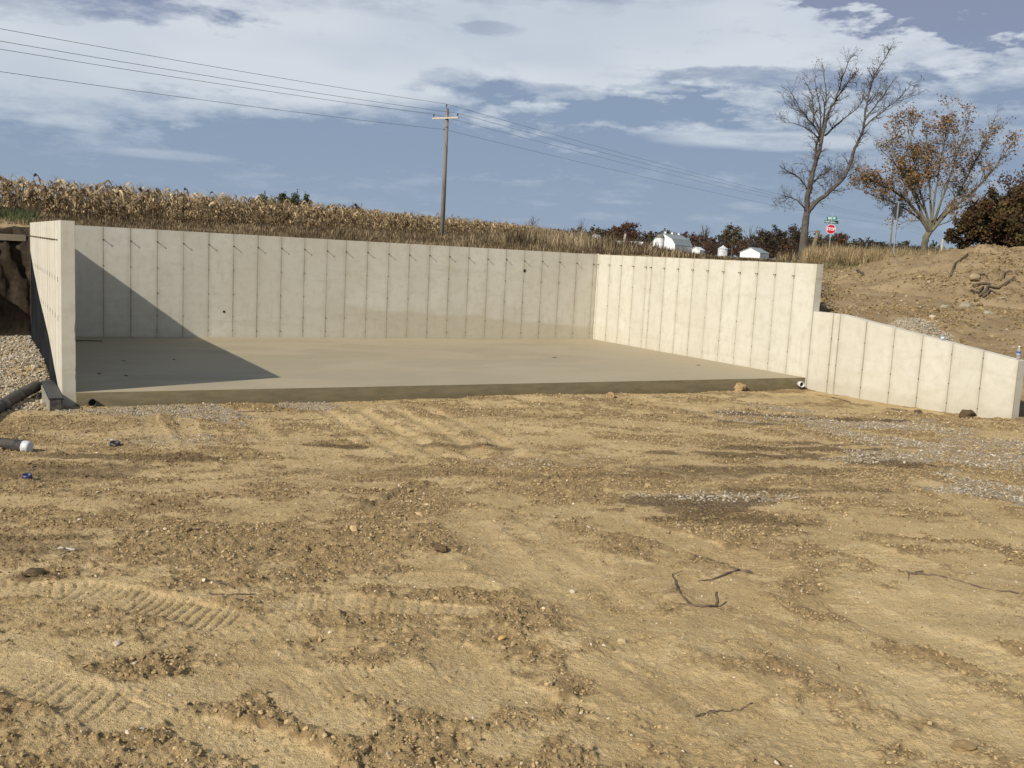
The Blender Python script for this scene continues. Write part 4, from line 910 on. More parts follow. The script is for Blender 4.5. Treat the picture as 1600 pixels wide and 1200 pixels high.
def blades(mb, X, Y, Z, h, w, cols, nb, spread, r_, droop=.35):
    """tufts: nb tapering bent blades at each point"""
    n = len(X); X = np.repeat(X, nb); Y = np.repeat(Y, nb); Z = np.repeat(Z, nb); h = np.repeat(h, nb)*r_.uniform(.5, 1.1, n*nb); C_ = np.repeat(cols, nb, 0)*r_.uniform(.7, 1.15, (n*nb, 1)); w = np.repeat(np.broadcast_to(w, (n,)), nb)
    t = r_.uniform(0, 6.283, n*nb); s = r_.uniform(0, 1, n*nb)*spread; dx, dy = np.cos(t), np.sin(t); px_, py_ = -dy, dx
    B = np.stack([X+dx*s*.4, Y+dy*s*.4, Z-.03], 1); l = h*r_.uniform(.05, droop*2, n*nb)
    Mi = B+np.stack([dx*l*.4, dy*l*.4, h*.62], 1); Tp = B+np.stack([dx*l, dy*l, h*r_.uniform(.8, 1.05, n*nb)], 1); S_ = np.stack([px_, py_, 0*px_], 1)*w[:, None]
    V = np.stack([B-S_, B+S_, Mi+S_*.8, Mi-S_*.8, Tp], 1).reshape(-1, 3); i = np.arange(n*nb)[:, None]*5
    mb.add(V, i+np.array([[0, 1, 2, 3]]), i+np.array([[3, 2, 4]]), np.repeat(C_, 5, 0))
wb = MB()
def weeds(n, p0, p1, b0, b1, hfun, cols, nb=4, w=.012, spread=.25, clump=.5, droop=.35, dens=None):
    px = r3.uniform(p0, p1, n); bmin = b0(px) if callable(b0) else b0; bb = bmin*(b1/bmin)**r3.random(n)
    k = (px-800)/FPX; X, Y = ab_xy(k*bb, bb); line = np.where(k < .28, 125.6/np.maximum(.02, 1-3.5*k), 1e9)
    ok = (bb < line*1.01) & ((Y > .45) | (k > .3)) & ((X > -15.5) | (Y > 5.5)); ok &= fbm(X, Y, .55, 3, seed=90) > clump*r3.random(n)
    X, Y, bb, px = X[ok], Y[ok], bb[ok], px[ok]; m = len(X); ci = r3.random(m); q = fbm(X, Y, .35, 3, seed=91); c = np.array(cols); idx = np.clip(((q-.5)*2.6+.5+r3.normal(0, .22, m))*len(c), 0, len(c)-1).astype(int)
    blades(wb, X, Y, z_base(X, Y), hfun(px, bb)*(.55+.9*fbm(X, Y, .5, 3, seed=92))*r3.uniform(.75, 1.25, m), w, c[idx], nb, spread, r3, droop)
br = [(.095, .068, .042), (.15, .105, .062), (.21, .155, .095), (.12, .10, .055), (.29, .22, .135)]
bwall = lambda px: 24.2/np.maximum(.3, np.cos(YAW)-(px-800)/FPX*math.sin(YAW))*1.0+1.0      # distance of the back wall at this bearing
weeds(9000, -40, 1010, bwall, 60, lambda p, b_: np.interp(p, [0, 350, 450, 760, 820, 1000], [.22, .22, .25, .27, .36, .38]), br, 4, .012, .3)
weeds(7000, -40, 950, 42, 130, lambda p, b_: np.interp(p, [0, 700, 800, 950], [.32, .38, .8, 1.0]), br, 4, .022, .4)
weeds(5200, 770, 1260, 40, 80, lambda p, b_: np.interp(p, [770, 830, 960, 1040, 1100, 1260], [.6, .9, .85, .45, .25, .15]), br+[(.42, .33, .20)], 5, .016, .25, .4, .2)
weeds(2600, 900, 1250, 80, 160, lambda p, b_: np.interp(p, [900, 1030, 1110], [.8, .6, .25]), br+[(.45, .36, .22)], 4, .03, .4)
tan = [(.30, .22, .12), (.42, .32, .18), (.50, .39, .23), (.22, .17, .09), (.36, .27, .14)]
weeds(8000, 1240, 1640, 57, 78, lambda p, b_: 1.05+0*p, tan, 5, .017, .25, .45, .18)
weeds(2500, 1270, 1640, 53, 59, lambda p, b_: .35+0*p, [(.12, .15, .05), (.20, .20, .09), (.3, .24, .13)], 5, .015, .3, .7)
weeds(3500, 1200, 1640, 78, 150, lambda p, b_: .9+0*p, tan+br, 4, .03, .4)
tag(wb.build('weeds', M['grass']), 'dry brown weeds and grass on the verges above the walls', 'weeds', kind='stuff')
wb = MB(); weeds(1500, -60, 50, 33, 44, lambda p, b_: .42+0*p, [(.045, .075, .03), (.06, .09, .035), (.12, .12, .06)], 6, .012, .3, .3); weeds(500, 5, 45, 31, 36, lambda p, b_: .3+0*p, [(.3, .24, .13), (.1, .13, .05)], 5, .01, .3, .5)
tag(wb.build('green_grass', M['grass']), 'patch of green grass at the far left below the corn', 'grass', kind='stuff')
sb = MB(); n = 2500; px = r3.uniform(-60, 1000, n); bb = r3.uniform(27.5, 36, n); X, Y = ab_xy((px-800)/FPX*bb, bb); ok = ((X < -15.6) & (Y > 1.0)) | ((Y > .35) & (Y < 2)); X, Y = X[ok], Y[ok]
scatter(sb, lumps(OCT, 5, .2, 9), np.stack([X, Y, gz(X, Y)+.01], 1), r3.uniform(.02, .055, len(X)), np.where(r3.random((len(X), 1)) < .4, [[.45, .36, .22]], [[.22, .16, .09]])*r3.uniform(.7, 1.2, (len(X), 1)), r3)
tag(sb.build('leaf_litter', M['clod']), 'straw and corn litter along the top edge of the bank and the back wall', 'litter', kind='stuff')
# ------------------------------------------------------------------ utility poles and wires
def pole(label, px, b_, top_y, arm_y, r0, r1_, grp='utility poles along the field'):
    base = ground_at(px, b_); ht = at_b(px, top_y, b_)[2]-base[2]; za = at_b(px, arm_y, b_)[2]-base[2]
    t_ = empty('utility_pole', base, label, 'utility pole', grp)
    b = MB(); b.tube([(0, 0, -.5), (0, 0, ht*.5), (0, 0, ht)], [r0, (r0+r1_)/2, r1_], 12); b.build('shaft', M['wood'], t_, True)
    LD = np.array([.52*R0[0]+.85*H0[0], .52*R0[1]+.85*H0[1], 0]); LD /= np.linalg.norm(LD); C_ = np.array([LD[1], -LD[0], 0]); hw = 1.12
    b = MB(); c = -LD*(r1_+.05)+[0, 0, za]; e0 = c-C_*hw; e1 = c+C_*hw; V = [p+s*LD*.045+[0, 0, z] for p in (e0, e1) for s in (-1, 1) for z in (-.06, .06)]
    b.add(V, [[0,1,3,2],[4,6,7,5],[0,4,5,1],[2,3,7,6],[1,5,7,3],[0,2,6,4]]); b.build('crossarm', M['wood_pale'], t_)
    for s in (-1, 1):
        b = MB(); b.tube([c+C_*s*.62-LD*.05+[0, 0, -.05], np.array([0, 0, za-.62])-LD*(r1_+.02)+C_*s*.05], .018, 5); b.build('brace', M['galv'], t_)
    att = []
    for q in (c-C_*(hw-.1), np.array([0, 0, ht])+C_*0-LD*.1, c+C_*(hw-.1)):
        b = MB(); b.tube([q, q+[0, 0, .16]], .02, 6); b.tube([q+[0, 0, .13], q+[0, 0, .15], q+[0, 0, .20], q+[0, 0, .25], q+[0, 0, .29]], [.03, .07, .045, .06, .03], 8); b.build('insulator', M['porcelain'], t_); att.append(base+q+[0, 0, .29])
    q = np.array([0, 0, za-.75])-C_*(r1_+.05); b = MB(); b.tube([q-[0, 0, .06], q+[0, 0, .06]], .06, 8); b.build('spool', M['porcelain'], t_); att.append(base+q)
    b = MB(); b.tube([np.array([r1_*.8, -r1_*.8, ht*.95]), np.array([r0*.8, -r0*.8, 0.1])], .012, 4); b.build('ground_wire', M['wire'], t_)
    return base, att
pb1, A1 = pole('tall grey wooden utility pole standing in front of the corn near the middle', 689.5, 69., 169, 184.5, .165, .115)
pb2, A2 = pole('distant pale utility pole behind the diamond sign', 1386, 211., 342, 345, .22, .15)
A0 = [np.array([*ab_xy(-92, -73), 0])+[0, 0, a_[2]-.3]+(a_-pb1)*[1, 1, 0] for a_ in A1]
def wire(label, p, q, sag):
    t = np.linspace(0, 1, 60)[:, None]; P = p*(1-t)+q*t; P[:, 2:] -= 4*sag*t*(1-t); b = MB(); b.tube(P, .0115, 5); tag(b.build('power_line', M['wire']), label, 'power line', 'power lines between the utility poles')
nm = ['wire from the left insulator', 'topmost wire', 'wire from the right insulator', 'lowest wire, below the crossarm']
for i in range(4):
    wire(nm[i]+' running up to the left of the near utility pole', A1[i], A0[i], 3.0)
    wire(nm[i]+' running away to the right of the near utility pole', A1[i], A2[i], .75)
A3 = [np.array([*ab_xy(.389*211+87*1.2, 211+142*1.2), a_[2]+2.0]) for a_ in A2]
for i in range(4): wire(nm[i]+' beyond the distant pole', A2[i], A3[i], 1.5)
# posts
def post(label, px, y0, y1, b_, r, m, lean=0, name='post'):
    base = ground_at(px, b_); h = at_b(px, y0, b_)[2]-base[2]; b = MB(); b.tube([(0, 0, -.3), (lean*h*.5*R0[0], lean*h*.5*R0[1], h*.5), (lean*h*R0[0], lean*h*R0[1], h)], [r, r*.95, r*.85], 8); o = b.build(name, M[m]); o.location = base; return tag(o, label, 'post')
post('leaning weathered fence post in the weeds left of the white barn', 971, 365, 385, 62, .085, 'wood_pale', .12, 'fence_post')
post('small pale post right of the leafy brown tree trunk', 1466, 373, 395, 95, .10, 'wood_pale', .02, 'fence_post')
# ------------------------------------------------------------------ signs
M['sign_red'] = mat('sign_red', color=(.42, .012, .02), rough=.4); M['sign_white'] = mat('sign_white', color=(.8, .8, .8), rough=.45); M['sign_green'] = mat('sign_green', color=(.0, .14, .095), rough=.4); M['sign_back'] = mat('sign_back', color=(.085, .085, .088), rough=.7)
def textme(s, size, depth=.004):
    c = bpy.data.curves.new('t', 'FONT'); c.body = s; c.size = size; c.align_x = 'CENTER'; c.align_y = 'CENTER'; c.extrude = depth; c.offset = size*.02; c.resolution_u = 2
    o = bpy.data.objects.new('t', c); COL.objects.link(o); bpy.context.view_layer.update(); me = bpy.data.meshes.new_from_object(o.evaluated_get(bpy.context.evaluated_depsgraph_get())); bpy.data.objects.remove(o); return me
def face_cam(base, extra=0.):
    d = CAM[:2]-base[:2]; return math.atan2(d[1], d[0])+math.pi/2+extra
def plate(name, poly, y0, y1, m, par, cz):
    n = len(poly); V = [(x, y0, z+cz) for x, z in poly]+[(x, y1, z+cz) for x, z in poly]; me = bpy.data.meshes.new(name); me.from_pydata(V, [], [list(range(n)), list(range(2*n-1, n-1, -1))]+[[i, i+n, (i+1) % n+n, (i+1) % n] for i in range(n)]); me.materials.append(m); me.update()
    import bmesh
    bm = bmesh.new(); bm.from_mesh(me); bmesh.ops.recalc_face_normals(bm, faces=bm.faces); bm.to_mesh(me); bm.free(); return obj(name, me, par)
bs = ground_at(1292, 82.); cz = at_b(1295, 358, 82.)[2]-bs[2]
st = empty('stop_sign', bs, 'red STOP sign with two green street name plates above it, right of the bare tree', 'sign'); st.rotation_euler[2] = face_cam(bs, .12)
b = MB(); b.box(-.03, .03, .0, .045, -.3, cz+1.35); b.build('post', M['galv'], st)
octg = [(.381/math.cos(math.pi/8)*math.cos(math.pi/8+i*math.pi/4), .381/math.cos(math.pi/8)*math.sin(math.pi/8+i*math.pi/4)) for i in range(8)]
plate('sign_plate', octg, -.012, -.004, M['sign_white'], st, cz); fc = plate('sign_face', [(x*.94, z*.94) for x, z in octg], -.017, -.013, M['sign_red'], st, cz)
tm = textme('STOP', .33); tm.materials.clear(); tm.materials.append(M['sign_white']); o = obj('lettering', tm, st, (0, -.022, cz), (math.pi/2, 0, 0)); o.scale = (.88, 1.05, 1)
for txt, zz, w, ex, fs in (('Bluff Lakeview', cz+.60, 1.28, .42, .20), ('850 W', cz+.90, .86, -.5, .22)):
    pl = plate('name_plate', [(-w/2, -.125), (w/2, -.125), (w/2, .125), (-w/2, .125)], -.008, .008, M['sign_green'], st, 0); pl.location = (0, .02, zz); pl.rotation_euler[2] = ex
    tm = textme(txt, fs, .002); tm.materials.clear(); tm.materials.append(M['sign_white']); obj('plate_lettering', tm, pl, (0, -.012, 0), (math.pi/2, 0, 0))
bs = ground_at(1392, 60.); cz = at_b(1397.5, 329.5, 60.)[2]-bs[2]
ds = empty('warning_sign', bs, 'diamond shaped sign seen from its grey back, in front of the leafy brown tree', 'sign'); ds.rotation_euler[2] = face_cam(bs, math.pi+1.0)
b = MB(); b.box(-.04, .04, .0, .03, -.3, cz+.58); b.box(-.045, -.035, .0, .05, -.3, cz+.58); b.box(.035, .045, .0, .05, -.3, cz+.58); b.build('post', M['galv'], ds)
plate('sign_plate', [(0, -.62), (.62, 0), (0, .62), (-.62, 0)], -.012, -.003, M['sign_back'], ds, cz)
# ------------------------------------------------------------------ farm buildings far beyond the field
M['barn_white'] = mat('white_boards', b_speck((.62, .63, .64), (.78, .79, .80), .6, 3, .01, (1, 1, .3))); M['roof_metal'] = mat('grey_metal_roof', b_speck((.21, .245, .26), (.28, .315, .33), .6, 3, .01), rough=.5); M['pale_roof'] = mat('white_metal_roof', b_speck((.58, .60, .62), (.7, .72, .74), .6, 3, .01))
M['bin_metal'] = mat('corrugated_bin', b_speck((.42, .44, .45), (.58, .6, .62), .8, 4, .01, (1, 1, 3)), rough=.4); M['dark_door'] = mat('dark_opening', color=(.05, .05, .055), rough=.9); M['pane'] = mat('window_glass', color=(.06, .08, .10), rough=.15)
def ext(name, prof, y0, y1, m, par):
    """profile in x,z pushed along y"""
    return plate(name, prof, y0, y1, m, par, 0)
def building(name, label, px, b_, ang, W_, L, wall_h, prof_top, roof_m, wall_m='barn_white', ov=.35, cat='building', sink=0.):
    base = ground_at(px, b_); base[2] -= sink; t_ = empty(name, base, label, cat); 
    t_.rotation_euler[2] = -YAW-ang     # gable looks at the camera, turned left by ang
    pr = [(-W_/2, -1.), (W_/2, -1.), (W_/2, wall_h)]+[(x, z) for x, z in prof_top]+[(-W_/2, wall_h)]
    ext('wall', pr, 0, L, M[wall_m], t_)
    edge = [(W_/2+ov, wall_h-ov*.5)]+list(prof_top)+[(-W_/2-ov, wall_h-ov*.5)]
    for i in range(len(edge)-1):
        (x0, z0), (x1, z1) = edge[i], edge[i+1]; ext('roof', [(x0, z0+.02), (x1, z1+.02), (x1, z1+.2), (x0, z0+.2)], -ov, L+ov, M[roof_m], t_)
    return t_
def win(par, x, y, z, w, h, side='front', m='pane'):
    if side == 'front': f = box('window', (x-w/2, x+w/2, -.06, -.01, z-h/2, z+h/2), M['barn_white'], par); box('pane', (x-w/2+.12, x+w/2-.12, -.09, -.062, z-h/2+.12, z+h/2-.12), M[m], f)
    else: f = box('window', (x+.01, x+.06, y-w/2, y+w/2, z-h/2, z+h/2), M['barn_white'], par); box('pane', (x+.062, x+.09, y-w/2+.12, y+w/2-.12, z-h/2+.12, z+h/2-.12), M[m], f)
barn = building('barn', 'big white barn with a grey gambrel roof and three roof vents', 1034, 428, -math.radians(-36), 11.5, 16.5, 3.8, [(4.2, 6.4), (0, 8.5), (-4.2, 6.4)], 'roof_metal', cat='barn')
for y in (1.5, 8, 14.5):
    v = box('roof_vent', (-.45, .45, y-.45, y+.45, 8.4, 9.4), M['barn_white'], barn); box('vent_cap', (-.6, .6, y-.6, y+.6, 9.42, 9.6), M['roof_metal'], v)
box('door', (-1.6, 1.6, -.12, -.01, -.5, 3.2), M['barn_white'], barn); win(barn, 0, 0, 6.2, 1.4, 1.6); 
for y in (3, 12): win(barn, 5.75, y, 2.2, 1.2, 1.2, 'side')
box('door', (5.76, 5.85, 6.0, 8.2, -.5, 3.2), M['barn_white'], barn)
an = building('lean_to_shed', 'small low white shed against the right end of the barn', 1084.5, 436, .6, 4.5, 5, 2.2, [(0, 3.4)], 'pale_roof', cat='shed')
base = ground_at(1029, 418); si = empty('silo', base, 'white silo with a domed top standing against the barn', 'silo')
b = MB(); V, Q = lathe([(1.75, -1), (1.75, 6.4)], 24); b.add(V, Q); b.build('silo_wall', M['barn_white'], si, True)
b = MB(); V, Q = lathe([(1.82, 6.35), (1.8, 6.5), (1.6, 7.2), (1.15, 7.8), (.5, 8.15), (.02, 8.25)], 24); b.add(V, Q); b.build('dome', M['wood'], si, True)
for z in (1.5, 3., 4.5, 6.): 
    b = MB(); V, Q = lathe([(1.76, z-.05), (1.80, z-.05), (1.80, z+.05), (1.76, z+.05)], 24); b.add(V, Q); b.build('hoop', M['pale_roof'], si, True)
ls = building('long_shed', 'long low white shed left of the silo, half hidden by weeds', 1002, 400, -1.1, 7, 12.5, 2.6, [(0, 4.2)], 'pale_roof', cat='shed', sink=.2)
box('door', (-1.2, 1.2, -.1, -.01, -.3, 2.2), M['dark_door'], ls)
hs = building('farmhouse', 'tiny white gabled house among the weeds further left of the barn', 926, 425, .5, 3.6, 5, 3.4, [(0, 5.6)], 'pale_roof', cat='house', sink=-.5); win(hs, 0, 0, 3.2, .9, 1.1)
base = ground_at(1127.5, 430); gb = empty('grain_bin', base, 'round grey metal grain bin with a cone roof between the two white buildings', 'grain bin')
b = MB(); V, Q = lathe([(2.15, -1)]+[(2.15+.05*((i % 2)*2-1), i*.2) for i in range(17)], 28); b.add(V, Q); b.build('bin_wall', M['bin_metal'], gb, True)
b = MB(); V, Q = lathe([(2.4, 3.2), (.35, 4.5), (.35, 4.75), (.02, 4.8)], 28); b.add(V, Q); b.build('cone_roof', M['bin_metal'], gb); box('hatch', (-.45, .45, -2.3, -2.2, .3, 2.0), M['pale_roof'], gb)
ws = building('white_shed', 'white shed with a grey gable roof right of the grain bin', 1170, 430, .62, 9.2, 10.5, 2.9, [(0, 5.0)], 'roof_metal', cat='shed', sink=.6)
box('door', (-1.0, 1.6, -.1, -.01, -.3, 2.4), M['pale_roof'], ws); box('door', (-3.4, -2.4, -.1, -.01, -.3, 2.1), M['pale_roof'], ws)
# ------------------------------------------------------------------ trees
def unit(v): return v/(np.linalg.norm(v)+1e-12)
def limb_spawn(r_, P, R, lvl, spec, out, tips):
    """grow side branches along a limb"""
    n = len(P); L = np.linalg.norm(np.diff(P, axis=0), axis=1); acc = np.concatenate([[0], np.cumsum(L)]); tot = acc[-1]
    if lvl >= len(spec['n']): tips.append(P[-1]); return
    cnt = max(1, int(spec['n'][lvl]*r_.uniform(.7, 1.3)*(tot/spec['ref'][lvl])))
    for _ in range(cnt):
        t = r_.uniform(spec['from'][lvl], 1.0)*tot; i = min(n-2, np.searchsorted(acc, t)-1); i = max(0, i); f = (t-acc[i])/max(1e-6, L[i]); p = P[i]*(1-f)+P[i+1]*f; r = R[i]*(1-f)+R[i+1]*f
        T = unit(P[i+1]-P[i]); a = unit(np.cross(T, r_.normal(0, 1, 3))); ang_ = math.radians(r_.uniform(*spec['ang'])); d = unit(T*math.cos(ang_)+a*math.sin(ang_)); d = unit(d+np.array([0, 0, spec['up'][lvl]]))
        ln = spec['len'][lvl]*r_.uniform(.5, 1.25)*(1-.35*t/tot); k = 5 if lvl == 0 else 4
        Q = [p]; dd = d
        for j in range(k-1):
            dd = unit(dd+r_.normal(0, spec['wob'], 3)+np.array([0, 0, spec['bend'][lvl]])); Q.append(Q[-1]+dd*ln/(k-1))
        Q = np.array(Q); r0 = max(spec['rmin'], min(r*.6, spec['r'][lvl])); RR = np.linspace(r0, max(spec['rmin']*.7, r0*.35), k); out.append((Q, RR)); limb_spawn(r_, Q, RR, lvl+1, spec, out, tips)
    tips.append(P[-1])
def smooth(P, k=3):
    t = np.arange(len(P)); T = np.linspace(0, len(P)-1, (len(P)-1)*k+1); Q = np.stack([np.interp(T, t, P[:, i]) for i in range(P.shape[1])], 1)
    for _ in range(2): Q[1:-1] = (Q[:-2]+2*Q[1:-1]+Q[2:])/4
    return Q
def traced_tree(name, label, cat, b_, limbs, spec, barkm, seed, leaf=None):
    r_ = np.random.default_rng(seed); base = ground_at(limbs[0][0][0][0], b_); out = []; tips = []; main = []
    for pts, w0, w1, d0, d1 in limbs:
        P = np.array([at_b(x, y, b_+d0+(d1-d0)*i/(len(pts)-1)+r_.normal(0, .12)) for i, (x, y) in enumerate(pts)])
        if len(main) == 0: P[0] = base-[0, 0, .3]
        P = smooth(P); s_ = b_/FPX; P += r_.normal(0, .02, P.shape)*(np.arange(len(P)) > 0)[:, None]; R = np.linspace(w0/2*s_, w1/2*s_, len(P)); main.append((P, R))
        if len(main) > 1 or spec.get('trunk'): limb_spawn(r_, P, R, 0, spec, out, tips)
    t_ = empty(name, base, label, cat)
    b = MB(); b.tube(main[0][0]-base, main[0][1]*np.concatenate([[1.5, 1.25, 1.1], np.ones(len(main[0][0])-3)]), 10, C=None); b.build('trunk', M[barkm], t_, True)
    b = MB()
    for P, R in main[1:]: b.tube(P-base, R, 7)
    for P, R in out: b.tube(P-base, R, 3, cap=False)
    b.build('branches', M[barkm], t_, False)
    if leaf:
        tp = np.array(tips); nz_ = fbm(tp[:, 0]+tp[:, 1]*.5, tp[:, 2], leaf['cs'], 3, seed=seed); tp = tp[nz_ > leaf['thr']+r_.normal(0, .03, len(tp))]
        lb = MB(); leaf_cloud(lb, tp-base, leaf['per'], leaf['spread'], leaf['size'], leaf['cols'], r_); lb.build('leaves', M['leaf'], t_)
    print(label[:20], len(out), len(tips)); return t_
def leaf_cloud(mb, C_, per, spread, size, cols, r_):
    n = len(C_)*per; P = np.repeat(C_, per, 0)+r_.normal(0, spread, (n, 3)); a = unit_rows(r_.normal(0, 1, (n, 3))); b_ = unit_rows(np.cross(a, r_.normal(0, 1, (n, 3)))); s = (size*r_.uniform(.6, 1.3, n))[:, None]
    V = np.stack([P-a*s, P-b_*s*.6, P+a*s, P+b_*s*.6], 1).reshape(-1, 3); ci = np.array(cols)[r_.integers(0, len(cols), len(C_))]; cc = np.repeat(ci, per, 0)*r_.uniform(.7, 1.25, (n, 1))
    mb.add(V, np.arange(n*4).reshape(-1, 4), C=np.repeat(cc, 4, 0))
def unit_rows(v): return v/(np.linalg.norm(v, axis=1)[:, None]+1e-12)
bare = [([(1253, 403), (1256, 370), (1258.5, 347), (1261, 333)], 13, 9.5, 0, 0),
 ([(1261, 335), (1261.5, 310), (1266, 287), (1270, 269), (1274, 254), (1281, 235), (1284.6, 214), (1288.8, 198), (1291.5, 184), (1297, 169), (1305, 158), (1315, 141), (1327, 128), (1337, 113)], 9, .8, 0, -1),
 ([(1276, 250), (1274, 240), (1275, 228), (1278, 218), (1281, 209)], 4, 3, 0, .5),
 ([(1305, 154), (1312, 138), (1315, 125), (1319, 113), (1324.5, 100), (1330, 89)], 2.6, .5, -1, -2),
 ([(1283, 212), (1278, 196.5), (1271, 184), (1270, 166), (1270, 152), (1264, 139), (1257, 125)], 3.4, .6, 0, 2),
 ([(1281, 222), (1279, 216), (1272, 209), (1257, 198), (1238, 192), (1223, 191)], 2.8, .5, 0, -2),
 ([(1282, 214), (1280.5, 209), (1267, 191), (1253, 176), (1242, 155), (1231, 135)], 3.4, .5, 0, -1.5),
 ([(1254, 177), (1247, 173), (1238, 170), (1225.5, 161)], 1.7, .5, -1.5, -1), ([(1289, 212), (1302.5, 199), (1316, 187), (1337, 172), (1348, 158)], 3.2, .5, 0, 2),
 ([(1287, 200), (1286, 191), (1289, 166), (1291.5, 150), (1290, 130.5), (1286, 118), (1288, 108)], 3.2, .5, 0, 1), ([(1281, 205), (1283, 180), (1280, 160), (1276, 140), (1272, 122)], 2.4, .5, 0, -2),
 ([(1305, 158), (1300, 150), (1294, 142)], 1.6, .5, -1, 0), ([(1326, 129), (1332, 128), (1340, 131)], 1.2, .4, -1, 1),
 ([(1262, 333), (1272, 318), (1282.5, 310), (1296, 299.5), (1311, 286), (1323, 271), (1329, 253), (1334, 236), (1341, 221), (1348, 205), (1351, 192), (1352, 173), (1357.5, 147), (1364.5, 121), (1375.5, 101.6), (1385, 88), (1390, 77)], 7.5, .6, 0, -2.5),
 ([(1350, 200), (1352, 198), (1361.7, 187), (1378, 176), (1389, 165), (1403, 156.7), (1415, 141.5), (1424, 132)], 3.0, .5, -2, -4), ([(1351, 186), (1361.7, 173), (1371, 161), (1385, 143), (1396, 126), (1404, 117)], 2.6, .5, -2, 1), ([(1400, 158), (1412, 156), (1428, 148)], 1.3, .4, -3, -4), ([(1354, 165), (1362, 160), (1372, 140), (1385, 122)], 1.6, .4, -2, 0),
 ([(1257, 325), (1255.5, 323.5), (1245, 311.5), (1233, 308.5), (1224, 306)], 2.4, 1.0, 0, -1.5), ([(1233, 308.5), (1224, 316), (1219, 323)], 1.1, .5, -1.2, -2), ([(1264, 300), (1261.5, 295), (1254, 283), (1240.5, 271), (1227, 266), (1218, 259)], 2.6, 1.2, 0, -1.5), ([(1268, 290), (1270.5, 286), (1279.5, 275.5), (1296, 267)], 2.6, 1.0, 0, 1.5), ([(1270, 283), (1280, 279), (1288, 277)], 2., .8, 0, -1),
 ([(1266, 270), (1258, 256), (1250, 256)], 1.6, .5, 0, .6), ([(1263, 320), (1274, 312), (1282, 312)], 1.4, .4, 0, 1), ([(1303, 293), (1304, 278), (1303, 260), (1307, 255)], 1.3, .4, 0, 1), ([(1296, 299), (1301, 286), (1298, 262)], 1.3, .4, 0, -1), ([(1331, 250), (1337, 245)], 1.2, .6, 0, 1), ([(1322, 276), (1330, 274), (1340, 266)], 1.1, .5, 0, 1)]
spec_bare = dict(n=[14, 7.5, 3.], ref=[4., 1.7, .9], **{'from': [.12, .15, .15]}, ang=(25, 65), up=[.25, .12, .0], len=[1.35, .8, .45], wob=.16, bend=[.05, .02, -.03], rmin=.011, r=[.040, .022, .014])
traced_tree('bare_tree', 'tall bare tree forking low into two curved trunks, left of the STOP sign', 'tree', 88., bare, spec_bare, 'bark', 3, dict(cs=.35, thr=.66, per=1, spread=.1, size=.07, cols=[(.10, .05, .03), (.14, .07, .04)]))
maple = [([(1441, 398), (1444, 384), (1447, 372), (1453, 358)], 10, 9, 0, 0),
 ([(1451, 361), (1438, 337.6), (1420, 315), (1395, 297), (1365, 283), (1343, 276)], 6, .8, 0, -2), ([(1452, 360), (1434, 320), (1428, 303), (1415, 280), (1400, 257), (1378, 236)], 5, .6, 0, 1),
 ([(1455, 361), (1474, 337), (1499, 316), (1522, 298), (1550, 268), (1572, 236), (1590, 214)], 6, .6, 0, 1), ([(1455, 358), (1456, 340), (1452.6, 290), (1450, 250), (1446, 205), (1442, 185)], 4.5, .6, 0, .5),
 ([(1458, 352), (1468, 320), (1484, 280), (1498, 235), (1512, 188)], 4.6, .6, 0, -1.5), ([(1453, 352), (1441, 315), (1431, 270), (1424, 225), (1416, 192)], 4.2, .6, 0, 2), ([(1464, 345), (1490, 315), (1510, 280), (1530, 240), (1546, 212), (1553, 190)], 4., .6, 0, 2),
 ([(1440, 345), (1415, 325), (1385, 312), (1352, 300), (1340, 292)], 3.2, .5, 0, -2.5), ([(1456, 345), (1462, 300), (1470, 250), (1478, 205), (1484, 178)], 3.6, .5, 0, .5), ([(1445, 330), (1425, 290), (1405, 262), (1390, 222), (1398, 200)], 3., .5, 0, -1.5), ([(1470, 340), (1500, 322), (1520, 318), (1534, 322)], 2.4, .5, 0, -2), ([(1462, 352), (1480, 348), (1496, 340), (1505, 352)], 2., .5, 0, -1), ([(1426, 322), (1400, 318), (1380, 322)], 1.6, .4, 0, -2), ([(1436, 345), (1415, 345), (1405, 352)], 1.4, .4, 0, -1)]
spec_m = dict(n=[13, 6, 2.6], ref=[4., 1.3, .7], **{'from': [.22, .2, .2]}, ang=(22, 50), up=[.35, .2, .1], len=[1.55, .85, .42], wob=.13, bend=[.08, .05, .0], rmin=.009, r=[.030, .016, .011])
traced_tree('leafy_brown_tree', 'wide spreading tree with orange brown leaves behind the diamond sign', 'tree', 72., maple, spec_m, 'bark_olive', 9, dict(cs=.75, thr=.475, per=5, spread=.17, size=.085, cols=[(.23, .13, .06), (.28, .165, .075), (.17, .095, .05), (.34, .23, .11), (.15, .10, .055)]))
stump = [([(1267, 404), (1271, 388), (1275, 372), (1279, 360)], 8.5, 5.5, 0, 0), ([(1278, 366), (1284, 367), (1289, 371)], 3, 1.2, 0, -.6), ([(1278, 362), (1270, 361), (1264, 361.5)], 1.3, .5, 0, .5), ([(1279, 364), (1284, 374), (1286, 380)], 1.6, .6, 0, .3)]
traced_tree('broken_tree', 'broken off mossy tree stump between the bare tree and the STOP sign', 'tree', 86., stump, dict(n=[2], ref=[1.], **{'from': [.3]}, ang=(30, 60), up=[0], len=[.8], wob=.2, bend=[-.1], rmin=.009, r=[.02]), 'bark_olive', 5)
